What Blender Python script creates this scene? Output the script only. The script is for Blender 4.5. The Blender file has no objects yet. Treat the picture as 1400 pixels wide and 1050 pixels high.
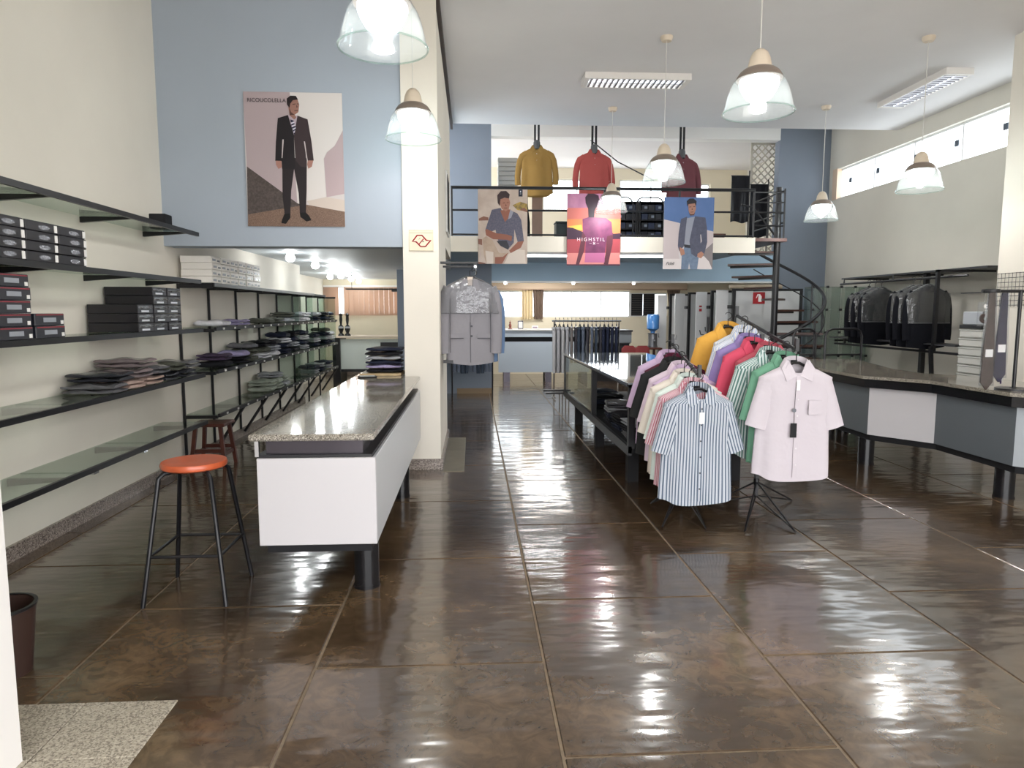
import bpy, bmesh, math, random
import numpy as np
from mathutils import Vector, Matrix
random.seed(7)
R = math.radians; PI = math.pi
sc = bpy.context.scene
C = sc.collection

# ------------------------------------------------------------------ camera
CAM_H = 1.56
cd = bpy.data.cameras.new('camera'); cam = bpy.data.objects.new('camera', cd); C.objects.link(cam)
cd.sensor_width = 36.0; cd.lens = 36.0 * 940.0 / 1400.0; cd.clip_start = 0.02; cd.clip_end = 200
cam.location = (0, 0, CAM_H); cam.rotation_euler = (R(90 - 6.0725), 0, R(-3.2694))
sc.camera = cam

# ------------------------------------------------------------------ world, daylight, exposure
w = bpy.data.worlds.new('sky'); sc.world = w; w.use_nodes = True
bg = w.node_tree.nodes['Background']
bg.inputs[0].default_value = (0.98, 0.985, 1.0, 1); bg.inputs[1].default_value = 5.8
def portal(name, loc, rot, sx, sy):
    l = bpy.data.lights.new(name, 'AREA'); l.shape = 'RECTANGLE'; l.size = sx; l.size_y = sy
    l.cycles.is_portal = True
    o = bpy.data.objects.new(name, l); C.objects.link(o); o.location = loc; o.rotation_euler = rot
portal('shopfront_daylight', (2.0, -1.05, 1.7), (R(90), 0, R(180)), 7.2, 3.4)
portal('clerestory_daylight', (6.9, 10.05, 3.9), (R(90), 0, R(90)), 5.4, 0.54)
portal('back_window_daylight', (2.3, 17.1, 1.72), (R(90), 0, 0), 5.0, 0.66)
portal('upper_window_daylight', (3.7, 17.1, 4.37), (R(90), 0, 0), 4.4, 0.75)
portal('blind_window_daylight', (-2.5, 17.1, 1.8), (R(90), 0, 0), 2.1, 0.66)
sc.view_settings.view_transform = 'Standard'; sc.view_settings.look = 'None'
sc.view_settings.exposure = 0.16; sc.view_settings.gamma = 1.0; sc.view_settings.use_curve_mapping = False
sc.cycles.use_denoising = True
sc.cycles.max_bounces = 10; sc.cycles.diffuse_bounces = 5; sc.cycles.transparent_max_bounces = 24
sc.cycles.sample_clamp_indirect = 6.0

# ------------------------------------------------------------------ materials
def lin(h):
    if not isinstance(h, str): return tuple(h) + (1,)
    c = [int(h[i:i+2], 16) / 255 for i in (0, 2, 4)]
    return tuple(x / 12.92 if x <= .04045 else ((x + .055) / 1.055) ** 2.4 for x in c) + (1,)
MATS = {}
def P(name, col, rough=.5, metal=0, spec=.5, noise=None, bump=None, coat=0, col2=None, coord='pos', coatr=.1):
    if name in MATS: return MATS[name]
    m = bpy.data.materials.new(name); m.use_nodes = True; n = m.node_tree.nodes; l = m.node_tree.links
    b = n['Principled BSDF']; b.inputs['Base Color'].default_value = lin(col); b.inputs['Roughness'].default_value = rough
    b.inputs['Metallic'].default_value = metal; b.inputs['Specular IOR Level'].default_value = spec
    b.inputs['Coat Weight'].default_value = coat; b.inputs['Coat Roughness'].default_value = coatr
    if noise or bump:
        if coord == 'pos': g = n.new('ShaderNodeNewGeometry').outputs['Position']
        else: g = n.new('ShaderNodeTexCoord').outputs['Object']
    if noise:
        t = n.new('ShaderNodeTexNoise'); t.inputs['Scale'].default_value = noise[0]; t.inputs['Detail'].default_value = 5
        l.new(g, t.inputs['Vector'])
        r = n.new('ShaderNodeValToRGB'); r.color_ramp.elements[0].position = .35; r.color_ramp.elements[1].position = .68
        a = lin(col2) if col2 else tuple(min(1, x * (1 - noise[1])) for x in lin(col)[:3]) + (1,)
        r.color_ramp.elements[0].color = a; r.color_ramp.elements[1].color = lin(col)
        l.new(t.outputs['Fac'], r.inputs['Fac']); l.new(r.outputs['Color'], b.inputs['Base Color'])
    if bump:
        t = n.new('ShaderNodeTexNoise'); t.inputs['Scale'].default_value = bump[0]; t.inputs['Detail'].default_value = 3
        l.new(g, t.inputs['Vector']); bm = n.new('ShaderNodeBump'); bm.inputs['Strength'].default_value = bump[1]
        bm.inputs['Distance'].default_value = .02; l.new(t.outputs['Fac'], bm.inputs['Height']); l.new(bm.outputs['Normal'], b.inputs['Normal'])
    MATS[name] = m; return m
def EM(name, col, s):
    if name in MATS: return MATS[name]
    m = bpy.data.materials.new(name); m.use_nodes = True; n = m.node_tree.nodes; n.clear()
    e = n.new('ShaderNodeEmission'); e.inputs[0].default_value = lin(col); e.inputs[1].default_value = s
    o = n.new('ShaderNodeOutputMaterial'); m.node_tree.links.new(e.outputs[0], o.inputs[0]); MATS[name] = m; return m
def GL(name, tint, fac=.12, rough=.03, white=0.0):
    """thin clear sheet: tinted see-through plus mirror reflection growing with angle (and an optional milky share)"""
    m = bpy.data.materials.new(name); m.use_nodes = True; n = m.node_tree.nodes; l = m.node_tree.links; n.clear()
    t = n.new('ShaderNodeBsdfTransparent'); t.inputs[0].default_value = lin(tint)
    g = n.new('ShaderNodeBsdfGlossy'); g.inputs['Roughness'].default_value = rough
    lw = n.new('ShaderNodeLayerWeight'); lw.inputs[0].default_value = .5     # facing angle, the same from both sides of the sheet
    fr = n.new('ShaderNodeMath'); fr.operation = 'POWER'; fr.inputs[1].default_value = 5; l.new(lw.outputs['Facing'], fr.inputs[0])
    a = n.new('ShaderNodeMath'); a.operation = 'MULTIPLY_ADD'; a.use_clamp = True; a.inputs[1].default_value = .8; a.inputs[2].default_value = fac
    l.new(fr.outputs[0], a.inputs[0]); mx = n.new('ShaderNodeMixShader'); l.new(a.outputs[0], mx.inputs[0])
    base = t.outputs[0]
    if white:
        tr = n.new('ShaderNodeBsdfTranslucent'); tr.inputs[0].default_value = (.95, .97, .97, 1)
        df = n.new('ShaderNodeBsdfDiffuse'); df.inputs[0].default_value = (.9, .93, .93, 1)
        m0 = n.new('ShaderNodeMixShader'); m0.inputs[0].default_value = .6; l.new(df.outputs[0], m0.inputs[1]); l.new(tr.outputs[0], m0.inputs[2])
        m1 = n.new('ShaderNodeMixShader'); m1.inputs[0].default_value = white
        l.new(t.outputs[0], m1.inputs[1]); l.new(m0.outputs[0], m1.inputs[2]); base = m1.outputs[0]
    l.new(base, mx.inputs[1]); l.new(g.outputs[0], mx.inputs[2])
    o = n.new('ShaderNodeOutputMaterial'); l.new(mx.outputs[0], o.inputs[0]); MATS[name] = m; return m
def stripes(name, c1, c2, period, duty=.5, rough=.8, c3=None, axis='U'):
    """woven stripes running down a garment, laid along its UV"""
    m = bpy.data.materials.new(name); m.use_nodes = True; n = m.node_tree.nodes; l = m.node_tree.links
    b = n['Principled BSDF']; b.inputs['Roughness'].default_value = rough; b.inputs['Specular IOR Level'].default_value = .2
    uv = n.new('ShaderNodeUVMap'); s = n.new('ShaderNodeSeparateXYZ'); l.new(uv.outputs[0], s.inputs[0])
    d = n.new('ShaderNodeMath'); d.operation = 'DIVIDE'; d.inputs[1].default_value = period; l.new(s.outputs[0 if axis == 'U' else 1], d.inputs[0])
    f = n.new('ShaderNodeMath'); f.operation = 'FRACT'; l.new(d.outputs[0], f.inputs[0])
    r = n.new('ShaderNodeValToRGB'); r.color_ramp.interpolation = 'CONSTANT'
    r.color_ramp.elements[0].color = lin(c1); e = r.color_ramp.elements[1]; e.position = duty; e.color = lin(c2)
    if c3:
        e = r.color_ramp.elements.new(duty + (1 - duty) * .45); e.color = lin(c3)
        e = r.color_ramp.elements.new(duty + (1 - duty) * .6); e.color = lin(c2)
    l.new(f.outputs[0], r.inputs[0]); l.new(r.outputs[0], b.inputs['Base Color']); MATS[name] = m; return m

def floor_material():
    m = bpy.data.materials.new('polished_concrete'); m.use_nodes = True; n = m.node_tree.nodes; l = m.node_tree.links
    b = n['Principled BSDF']; g = n.new('ShaderNodeNewGeometry').outputs['Position']
    def noise(s, d, rough=.55, dist=0):
        t = n.new('ShaderNodeTexNoise'); t.inputs['Scale'].default_value = s; t.inputs['Detail'].default_value = d
        t.inputs['Roughness'].default_value = rough; t.inputs['Distortion'].default_value = dist; l.new(g, t.inputs['Vector']); return t.outputs['Fac']
    def ramp(x, *st):
        r = n.new('ShaderNodeValToRGB')
        for i, (p, c) in enumerate(st):
            e = r.color_ramp.elements[i] if i < 2 else r.color_ramp.elements.new(p)
            e.position = p; e.color = lin(c)
        l.new(x, r.inputs[0]); return r.outputs[0]
    big = ramp(noise(1.1, 4, .6, .6), (.30, '3f3126'), (.70, '79634a'), (.5, '554432'))
    fine = ramp(noise(9, 6, .68, 1.6), (.42, '2f271f'), (.60, 'ffffff'))
    mx = n.new('ShaderNodeMix'); mx.data_type = 'RGBA'; mx.blend_type = 'MULTIPLY'; mx.inputs[0].default_value = .36
    l.new(big, mx.inputs[6]); l.new(fine, mx.inputs[7]); l.new(mx.outputs[2], b.inputs['Base Color'])
    b.inputs['Roughness'].default_value = .25
    rr = n.new('ShaderNodeMapRange'); l.new(noise(4, 4), rr.inputs[0]); rr.inputs[3].default_value = .14; rr.inputs[4].default_value = .32
    l.new(rr.outputs[0], b.inputs['Roughness'])
    b.inputs['Specular IOR Level'].default_value = .2; b.inputs['Coat Weight'].default_value = .85; b.inputs['Coat Roughness'].default_value = .11; b.inputs['Coat IOR'].default_value = 1.55
    mp = n.new('ShaderNodeMapping'); mp.inputs['Scale'].default_value = (2.4, 6.5, 1); l.new(g, mp.inputs[0])
    tw = n.new('ShaderNodeTexNoise'); tw.inputs['Scale'].default_value = 1.0; tw.inputs['Detail'].default_value = 2.2; l.new(mp.outputs[0], tw.inputs['Vector'])
    bm = n.new('ShaderNodeBump'); bm.inputs['Strength'].default_value = .22; bm.inputs['Distance'].default_value = .03
    l.new(tw.outputs['Fac'], bm.inputs['Height']); l.new(bm.outputs['Normal'], b.inputs['Normal']); l.new(bm.outputs['Normal'], b.inputs['Coat Normal'])
    return m
def granite(name, base, dark, light, scale, rough=.12):
    m = bpy.data.materials.new(name); m.use_nodes = True; n = m.node_tree.nodes; l = m.node_tree.links
    b = n['Principled BSDF']; g = n.new('ShaderNodeNewGeometry').outputs['Position']
    v = n.new('ShaderNodeTexVoronoi'); v.inputs['Scale'].default_value = scale; l.new(g, v.inputs['Vector'])
    s = n.new('ShaderNodeSeparateColor'); l.new(v.outputs['Color'], s.inputs[0])
    r = n.new('ShaderNodeValToRGB'); r.color_ramp.interpolation = 'CONSTANT'
    r.color_ramp.elements[0].color = lin(dark); r.color_ramp.elements[1].position = .28; r.color_ramp.elements[1].color = lin(base)
    e = r.color_ramp.elements.new(.72); e.color = lin(light)
    l.new(s.outputs[0], r.inputs[0]); l.new(r.outputs[0], b.inputs['Base Color']); b.inputs['Roughness'].default_value = rough
    MATS[name] = m; return m

M_FLOOR = floor_material()
M_JOINT = P('joint_mortar', '86755f', .7, noise=(30, .3))
M_CREAM = P('cream_paint', 'ebe5d9', .75, spec=.25, noise=(1.3, .05))
M_WHITEWALL = P('white_paint', 'eeebe8', .7, spec=.25, noise=(1.5, .03))
M_RWALL = P('putty_paint', 'dad6cb', .75, spec=.25, noise=(1.2, .06))
M_BLUE = P('blue_grey_paint', 'acb6c2', .7, spec=.3, noise=(1.2, .05))
M_BLUED = P('slate_blue_paint', '838c99', .7, spec=.3, noise=(1.2, .06))
M_BLUEL = P('pale_blue_paint', 'aac4d8', .6, spec=.3, noise=(1.2, .05))
M_CEIL = P('ceiling_plaster', 'e9e7e7', .85, spec=.2, noise=(.9, .05))
M_CEILL = P('low_ceiling_paint', 'c6cdd2', .5, spec=.5, noise=(.9, .03))
M_TRIMD = P('dark_brown_trim', '3a2f2b', .6)
M_BLACK = P('black_paint_metal', '16161a', .38, spec=.5)
M_BLACKM = P('black_matte', '1b1b1e', .7, spec=.3)
M_BLACKG = P('black_gloss', '17171a', .2)
M_GRAN = granite('granite_top', '8b8579', '5a544c', 'b3aca0', 260, .07)
M_GRANS = granite('granite_skirting', '8a7f77', '5d544e', 'a89d95', 140, .25)
M_TERR = granite('terrazzo', 'aaa190', '80776a', 'beb6a5', 170, .4)
M_WPAN = P('white_laminate', 'c8c5c7', .35, noise=(2, .02))
M_GPAN = P('slate_grey_laminate', '656b70', .32, noise=(2, .06))
M_LPAN = P('light_grey_laminate', 'a9afb4', .35)
M_SPAN = P('silver_blue_laminate', 'b4c0cc', .4)
M_STEEL = P('dark_steel', '4a464c', .25, metal=.8)
M_CHROME = P('chrome', 'c9c9cc', .15, metal=1)
M_WOOD = P('red_brown_wood', '5a2c20', .4, noise=(14, .35), coord='obj')
M_WOODL = P('pale_wood', 'c6ad84', .5, noise=(18, .2), coord='obj')
M_ORANGE = P('orange_lacquer', 'd0633c', .35, noise=(7, .22), coat=.3, coord='obj')
M_WHITE = P('white_plastic', 'f0efec', .4)
M_PAPER = P('white_card', 'f3f1ee', .6)
M_GLASS = GL('shelf_glass', 'e6efe9', .05)
M_CLEAR = GL('clear_glass', 'e8f0ec', .05)
M_WGLASS = GL('window_glass', 'f4f8fa', .05)
M_FILM = GL('plastic_film', 'f2f3f5', .05, .15, .06)
M_SHADE = GL('prismatic_lamp_glass', 'e6f0f0', .10, .08, .06)
M_BULB = EM('lamp_bulb_glow', 'f4faff', 5)
M_TUBE = EM('fluorescent_tube_glow', 'f6fbff', 6)
M_SPOT = EM('spot_glow', 'fdfdff', 30)

# ------------------------------------------------------------------ mesh helpers
class MB:
    def __init__(s): s.v = []; s.f = []; s.uv = []
    def add(s, vs, fs, uvs=None):
        b = len(s.v); s.v += [tuple(p) for p in vs]; s.f += [tuple(i + b for i in f) for f in fs]
        s.uv += list(uvs) if uvs else [(p[0], p[2]) for p in vs]; return s
    def box(s, x0, x1, y0, y1, z0, z1):
        v = [(x, y, z) for z in (z0, z1) for y in (y0, y1) for x in (x0, x1)]
        return s.add(v, [(0, 2, 3, 1), (4, 5, 7, 6), (0, 1, 5, 4), (2, 6, 7, 3), (0, 4, 6, 2), (1, 3, 7, 5)])
    def bevbox(s, x0, x1, y0, y1, z0, z1, b):
        """box with chamfered vertical and horizontal edges"""
        xs = (x0, x1); ys = (y0, y1); zs = (z0, z1); v = []; idx = {}
        for i in (0, 1):
            for j in (0, 1):
                for k in (0, 1):
                    sx, sy, sz = (1, -1)[i], (1, -1)[j], (1, -1)[k]
                    for a in range(3):
                        p = [xs[i] + sx * b * (a != 0), ys[j] + sy * b * (a != 1), zs[k] + sz * b * (a != 2)]
                        idx[i, j, k, a] = len(v); v.append(p)
        f = []
        for a in range(3):
            o1, o2 = (a + 1) % 3, (a + 2) % 3
            for q in (0, 1):
                r = []
                for u, t in ((0, 0), (1, 0), (1, 1), (0, 1)):
                    c = [0, 0, 0]; c[a] = q; c[o1] = u; c[o2] = t; r.append(idx[c[0], c[1], c[2], a])
                f.append(tuple(r) if q else tuple(r[::-1]))
        for a in range(3):
            o1, o2 = (a + 1) % 3, (a + 2) % 3
            for u in (0, 1):
                for t in (0, 1):
                    r = []
                    for q, n in ((0, o1), (1, o1), (1, o2), (0, o2)):
                        c = [0, 0, 0]; c[a] = q; c[o1] = u; c[o2] = t; r.append(idx[c[0], c[1], c[2], n])
                    f.append(tuple(r))
        for i in (0, 1):
            for j in (0, 1):
                for k in (0, 1): f.append((idx[i, j, k, 0], idx[i, j, k, 1], idx[i, j, k, 2]))
        return s.add(v, f)
    def loft(s, rings, cap=True, closed=True):
        n = len(rings[0]); v = []; uv = []; f = []; mid = rings[len(rings) // 2]
        us = [0]
        for i in range(1, n): us.append(us[-1] + (Vector(mid[i]) - Vector(mid[i - 1])).length)
        vv = 0
        for k, r in enumerate(rings):
            if k: vv += (Vector(r[0]) - Vector(rings[k - 1][0])).length
            v += r; uv += [(u, vv) for u in us]
        m = n if closed else n - 1
        for k in range(len(rings) - 1):
            for i in range(m):
                j = (i + 1) % n; f.append((k * n + i, k * n + j, (k + 1) * n + j, (k + 1) * n + i))
        if cap and closed: f.append(tuple(range(n))[::-1]); f.append(tuple((len(rings) - 1) * n + i for i in range(n)))
        return s.add(v, f, uv)
    def tube(s, pts, r, n=8, closed=False, cap=True):
        pts = [Vector(p) for p in pts]; rad = r if isinstance(r, (list, tuple)) else [r] * len(pts)
        rings = []; up = None
        for i, p in enumerate(pts):
            if closed: d = pts[(i + 1) % len(pts)] - pts[i - 1]
            else: d = pts[min(i + 1, len(pts) - 1)] - pts[max(i - 1, 0)]
            d.normalize()
            if up is None:
                up = Vector((0, 0, 1)) if abs(d.z) < .9 else Vector((1, 0, 0))
            a = d.cross(up)
            if a.length < 1e-4: a = d.cross(Vector((0, 1, 0)))
            a.normalize(); b = a.cross(d).normalized(); up = b
            rings.append([tuple(p + (a * math.cos(t) + b * math.sin(t)) * rad[i]) for t in [2 * PI * k / n for k in range(n)]])
        if closed: rings.append(rings[0])
        return s.loft(rings, cap and not closed)
    def bar(s, p, q, w, h=None):
        """rectangular bar from p to q"""
        p = Vector(p); q = Vector(q); d = (q - p).normalized(); h = h or w
        up = Vector((0, 0, 1)) if abs(d.z) < .95 else Vector((0, 1, 0))
        a = d.cross(up).normalized(); b = a.cross(d).normalized()
        rs = [[tuple(c + a * (w / 2) * x + b * (h / 2) * y) for x, y in ((-1, -1), (1, -1), (1, 1), (-1, 1))] for c in (p, q)]
        return s.loft(rs)
    def lathe(s, prof, n=32, c=(0, 0, 0), rib=0, cap=False):
        rings = [[(c[0] + (r + rib * (k % 2) * (r > .05)) * math.cos(2 * PI * k / n), c[1] + (r + rib * (k % 2) * (r > .05)) * math.sin(2 * PI * k / n), c[2] + z) for k in range(n)] for r, z in prof]
        return s.loft(rings, cap)
    def prism(s, poly, z0, z1):
        n = len(poly); v = [(x, y, z0) for x, y in poly] + [(x, y, z1) for x, y in poly]
        return s.add(v, [tuple(range(n))[::-1], tuple(range(n, 2 * n))] + [(i, (i + 1) % n, n + (i + 1) % n, n + i) for i in range(n)])
    def sheet(s, poly, y0, y1):
        """polygon given in x,z extruded between two y"""
        n = len(poly); v = [(x, y0, z) for x, z in poly] + [(x, y1, z) for x, z in poly]
        return s.add(v, [tuple(range(n)), tuple(range(n, 2 * n))[::-1]] + [(i, n + i, n + (i + 1) % n, (i + 1) % n) for i in range(n)])
    def mesh(s, name, mat, smooth=False):
        me = bpy.data.meshes.new(name); me.from_pydata(s.v, [], s.f)
        uvl = me.uv_layers.new(name='UVMap'); vi = np.empty(len(me.loops), dtype=np.int32); me.loops.foreach_get('vertex_index', vi)
        uvl.data.foreach_set('uv', np.array(s.uv, dtype=np.float32)[vi].ravel())
        bm = bmesh.new(); bm.from_mesh(me); bmesh.ops.recalc_face_normals(bm, faces=bm.faces); bm.to_mesh(me); bm.free()
        if smooth:
            me.polygons.foreach_set('use_smooth', [True] * len(me.polygons)); me.set_sharp_from_angle(angle=R(42))
        me.materials.append(mat); return me
    def build(s, name, mat, parent=None, smooth=False, loc=None, rot=None, label=None):
        return obj(name, s.mesh(name, mat, smooth), parent, loc, rot, label)
def obj(name, me, parent=None, loc=None, rot=None, label=None):
    o = bpy.data.objects.new(name, me); C.objects.link(o)
    if parent: o.parent = parent
    if loc: o.location = loc
    if rot: o.rotation_euler = rot
    if label: o['label'] = label
    return o
def tag(o, label, cat, group=None):
    o['label'] = label; o['category'] = cat
    if group: o['group'] = group
    return o
def thing(name, label, cat, loc=(0, 0, 0), rz=0, group=None):
    o = bpy.data.objects.new(name, None); o.empty_display_size = .1; C.objects.link(o)
    o.location = loc; o.rotation_euler = (0, 0, rz); return tag(o, label, cat, group)
def struct(name, mb, mat, label=None, parent=None):
    o = mb.build(name, mat, parent)
    if not parent: o['kind'] = 'structure'
    if label: o['label'] = label
    return o
def dup(root, loc=None, rz=None, label=None, group=None):
    r = root.copy(); C.objects.link(r)
    if loc: r.location = loc
    if rz is not None: r.rotation_euler = (0, 0, rz)
    if label: r['label'] = label
    if group: r['group'] = group
    for ch in list(root.children):
        c = ch.copy(); C.objects.link(c); c.parent = r
        for g in ch.children:
            d = g.copy(); C.objects.link(d); d.parent = c
    return r
ORD = ['first', 'second', 'third', 'fourth', 'fifth', 'sixth', 'seventh', 'eighth', 'ninth', 'tenth', 'eleventh', 'twelfth', 'thirteenth', 'fourteenth', 'fifteenth', 'sixteenth']
def lay(i, n):
    if n == 1: return 'alone'
    return 'at the bottom' if i == 0 else 'on top' if i == n - 1 else ORD[i] + ' from the bottom'
def text_mesh(s, size, mat, extrude=.001, space=1.0, shear=0):
    cu = bpy.data.curves.new('t', 'FONT'); cu.body = s; cu.size = size; cu.extrude = extrude; cu.space_character = space; cu.shear = shear
    cu.align_x = 'LEFT'; o = bpy.data.objects.new('t', cu); C.objects.link(o)
    dg = bpy.context.evaluated_depsgraph_get(); me = bpy.data.meshes.new_from_object(o.evaluated_get(dg))
    bpy.data.objects.remove(o); bpy.data.curves.remove(cu); me.materials.clear(); me.materials.append(mat); return me

# ================================================================== THE SETTING
fl = struct('floor', MB().box(-3.75, 6.95, -1.2, 17.2, -.15, -.005), M_JOINT, 'tan mortar bed showing in the joints of the concrete floor')
cols = [-3.75, -2.75, -1.75, -.70, .31, 1.31, 2.31, 3.31, 4.31, 5.31, 6.31, 6.95]
slab_me = MB().bevbox(-.4945, .4945, -.6545, .6545, -.06, 0, .004).mesh('slab', M_FLOOR)
for i in range(len(cols) - 1):
    off = (2.91, 3.57)[(i + 1) % 2]
    y = off - 1.32 * 3
    while y < 17.0:
        y0, y1 = max(y, -1.15), min(y + 1.32, 17.0)
        if y1 - y0 > .15:
            o = obj('slab', slab_me, fl, ((cols[i] + cols[i + 1]) / 2, (y0 + y1) / 2, 0)); o.scale = ((cols[i + 1] - cols[i]), (y1 - y0) / 1.32, 1)
        y += 1.32
tme = MB().bevbox(-.178, .178, -.178, .178, -.004, .005, .002).mesh('terrazzo_tile', M_TERR)
for i in range(2):
    for j in range(4):
        obj('terrazzo_tile', tme, fl, (-1.37 - .36 * i, 2.51 - .36 * j, 0))
struct('threshold_slab', MB().bevbox(-.30, -.09, 6.6, 8.4, -.002, .006, .002), P('worn_stone', '77705f', .45, noise=(5, .25)), 'worn grey stone strip along the pillar foot', fl)
struct('pavement', MB().box(-12, 16, -14, -1.2, -.3, -.12), P('pavement_concrete', 'cfcac2', .85, noise=(2, .2)), 'grey concrete pavement outside the open shopfront')

struct('wall_left', MB().box(-3.9, -2.9, -1.2, 11.9, 0, 5.2), M_CREAM, 'tall cream wall behind the shelves')
struct('wall_left_rear', MB().box(-3.9, -3.6, 11.9, 17.2, 0, 2.4), M_CREAM, 'pale far end of the wall behind the glass rack')
struct('baseboard_left', MB().box(-2.9, -2.875, 2.4, 11.9, .0, .10), M_GRANS, 'grey granite skirting under the wall shelves')
struct('baseboard_rear', MB().box(-3.6, -.5, 16.97, 17.0, .0, .10), M_GRANS, 'granite skirting of the far wall')
struct('wall_entrance', MB().box(-1.95, -1.57, .2, 2.33, 0, 5.2), M_WHITEWALL, 'white wall edge at the entrance beside the terrazzo tiles')
struct('wall_upper_left', MB().box(-2.9, -.66, 6.76, 7.0, 2.17, 5.2), M_BLUE, 'blue grey upper wall carrying the large suit poster')
struct('ceiling_low', MB().box(-3.9, -.40, 7.0, 17.2, 2.32, 2.44), M_CEILL, 'low white ceiling with glowing round spots')
p = MB().box(-.66, -.32, 6.72, 8.45, 0, 5.2); p.box(-.66, -.32, 8.45, 10.4, 2.32, 5.2)
struct('wall_pillar', p, M_CREAM, 'cream pillar with the red emblem plaque')
p = MB().box(-.67, -.31, 6.70, 6.72, .0, .105); p.box(-.32, -.30, 6.72, 8.45, .0, .105)
struct('baseboard_pillar', p, M_GRANS, 'granite skirting around the pillar foot')
struct('ceiling', MB().box(-.32, 6.97, -1.2, 10.95, 4.42, 4.62), M_CEIL, 'smooth light grey main ceiling')
struct('ceiling_left', MB().box(-3.9, -.32, -1.2, 7.0, 5.2, 5.3), M_CEIL)
struct('ceiling_upper', MB().box(-1.4, 6.97, 10.95, 17.2, 5.0, 5.2), M_CEIL, 'grey ceiling of the mezzanine')
struct('trim_1', MB().box(-.32, -.285, 6.72, 10.95, 4.33, 4.42), M_TRIMD, 'dark edge strip where ceiling meets the pillar')
struct('wall_ceiling_step', MB().box(-1.4, 6.97, 10.9, 10.95, 4.62, 5.2), M_CEIL)
struct('wall_step_left', MB().box(-.36, -.32, -1.2, 6.72, 4.42, 5.2), M_CEIL)
p = MB().box(6.77, 6.97, 7.22, 17.2, 0, 3.63); p.box(6.77, 6.97, 7.22, 17.2, 4.17, 5.2); p.box(6.77, 6.97, 12.72, 17.2, 3.63, 4.17); p.box(6.77, 6.97, 7.22, 7.4, 3.63, 4.17)
struct('wall_right', p, M_RWALL, 'putty coloured wall under the long clerestory window')
struct('wall_right_front', MB().box(5.68, 6.97, -1.2, 7.22, 0, 4.42), M_CREAM, 'cream wall block at the right edge')
p = MB().box(-3.9, -1.5, -1.2, -1.1, 0, 5.3); p.box(-1.5, 5.68, -1.2, -1.1, 3.4, 5.3)
struct('wall_front', p, M_WHITEWALL, 'white shopfront wall behind the photographer')
p = MB().box(-1.4, .36, 13.0, 13.2, 0, 5.0); p.box(5.78, 6.77, 13.0, 13.2, 0, 5.0)
struct('wall_blue', p, M_BLUED, 'slate blue wall piers behind the mezzanine')
struct('wall_blue_band', MB().box(.36, 5.78, 13.0, 13.2, 2.12, 2.66), M_BLUEL, 'pale blue band below the mezzanine')
struct('trim_2', MB().box(.36, 5.78, 12.985, 13.2, 2.09, 2.12), M_WHITE, 'white strip along the lower edge of the blue band')
struct('trim_3', MB().box(.36, 5.78, 12.98, 13.2, 4.74, 5.0), M_WHITE, 'white lintel above the mezzanine opening')
struct('wall_middle', MB().box(-1.4, -1.3, 13.2, 17.0, 0, 2.44), M_CREAM)
struct('floor_mezzanine', MB().box(-.66, 4.30, 10.50, 13.0, 2.46, 2.66), M_BLUEL, 'mezzanine walkway slab')
struct('floor_upper', MB().box(-1.4, 6.77, 13.2, 17.2, 2.46, 2.66), M_CEIL)
struct('trim_4', MB().box(-.32, 4.32, 10.45, 10.50, 2.44, 2.67), M_CREAM, 'cream fascia of the mezzanine')
struct('baseboard_blue', MB().box(-.3, .38, 12.97, 13.0, 0, .10), P('tan_skirting', '8a7458', .5))

# back wall with its window openings
def wall_with_holes(name, x0, x1, z0, z1, y0, y1, holes, mat, label=None):
    xs = sorted({x0, x1} | {h[0] for h in holes} | {h[1] for h in holes}); m = MB()
    for a, b in zip(xs, xs[1:]):
        cuts = sorted((h[2], h[3]) for h in holes if h[0] <= a + 1e-6 and h[1] >= b - 1e-6); z = z0
        for c0, c1 in cuts:
            if c0 > z: m.box(a, b, y0, y1, z, c0)
            z = c1
        if z < z1: m.box(a, b, y0, y1, z, z1)
    return struct(name, m, mat, label)
LOWW = [(-.2, 1.72, 1.40, 2.05), (1.72, 3.92, 1.40, 2.05), (3.92, 4.85, 1.42, 2.0)]
UPW = [(1.72, 3.40, 4.0, 4.74), (3.60, 5.18, 4.0, 4.74), (5.5, 5.85, 4.1, 4.66)]
BLW = [(-3.50, -1.45, 1.47, 2.14)]
wall_with_holes('wall_back', -3.9, 6.97, 0, 5.2, 17.0, 17.2, LOWW + UPW + BLW, P('warm_back_wall', 'e6dcc4', .75, noise=(1.5, .05)), 'warm cream far wall with strip windows')
M_FRAME = P('window_frame_white', 'd8d8d6', .4, metal=.2)
def window(n, x0, x1, z0, z1, y, label, split=2):
    fr = MB(); t = .03
    fr.box(x0, x1, y - .01, y + .05, z0, z0 + t).box(x0, x1, y - .01, y + .05, z1 - t, z1).box(x0, x0 + t, y - .01, y + .05, z0 + t, z1 - t).box(x1 - t, x1, y - .01, y + .05, z0 + t, z1 - t)
    for k in range(1, split):
        xm = x0 + (x1 - x0) * k / split; fr.box(xm - .012, xm + .012, y - .01, y + .05, z0 + t, z1 - t)
    o = struct(n, fr, M_FRAME, label)
    for k in range(split):
        a = x0 + (x1 - x0) * k / split; b = x0 + (x1 - x0) * (k + 1) / split
        MB().box(a + .012, b - .012, y + .015, y + .02, z0 + .01, z1 - .01).build('pane', M_WGLASS, o)
    return o
window('window_1', *LOWW[0], 17.06, 'bright ground floor strip window left of the curtain')
window('window_2', *LOWW[1], 17.06, 'bright ground floor strip window right of the curtain', 3)
w3 = window('window_3', *LOWW[2], 17.06, 'ground floor window with dark louvres', 3)
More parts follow.
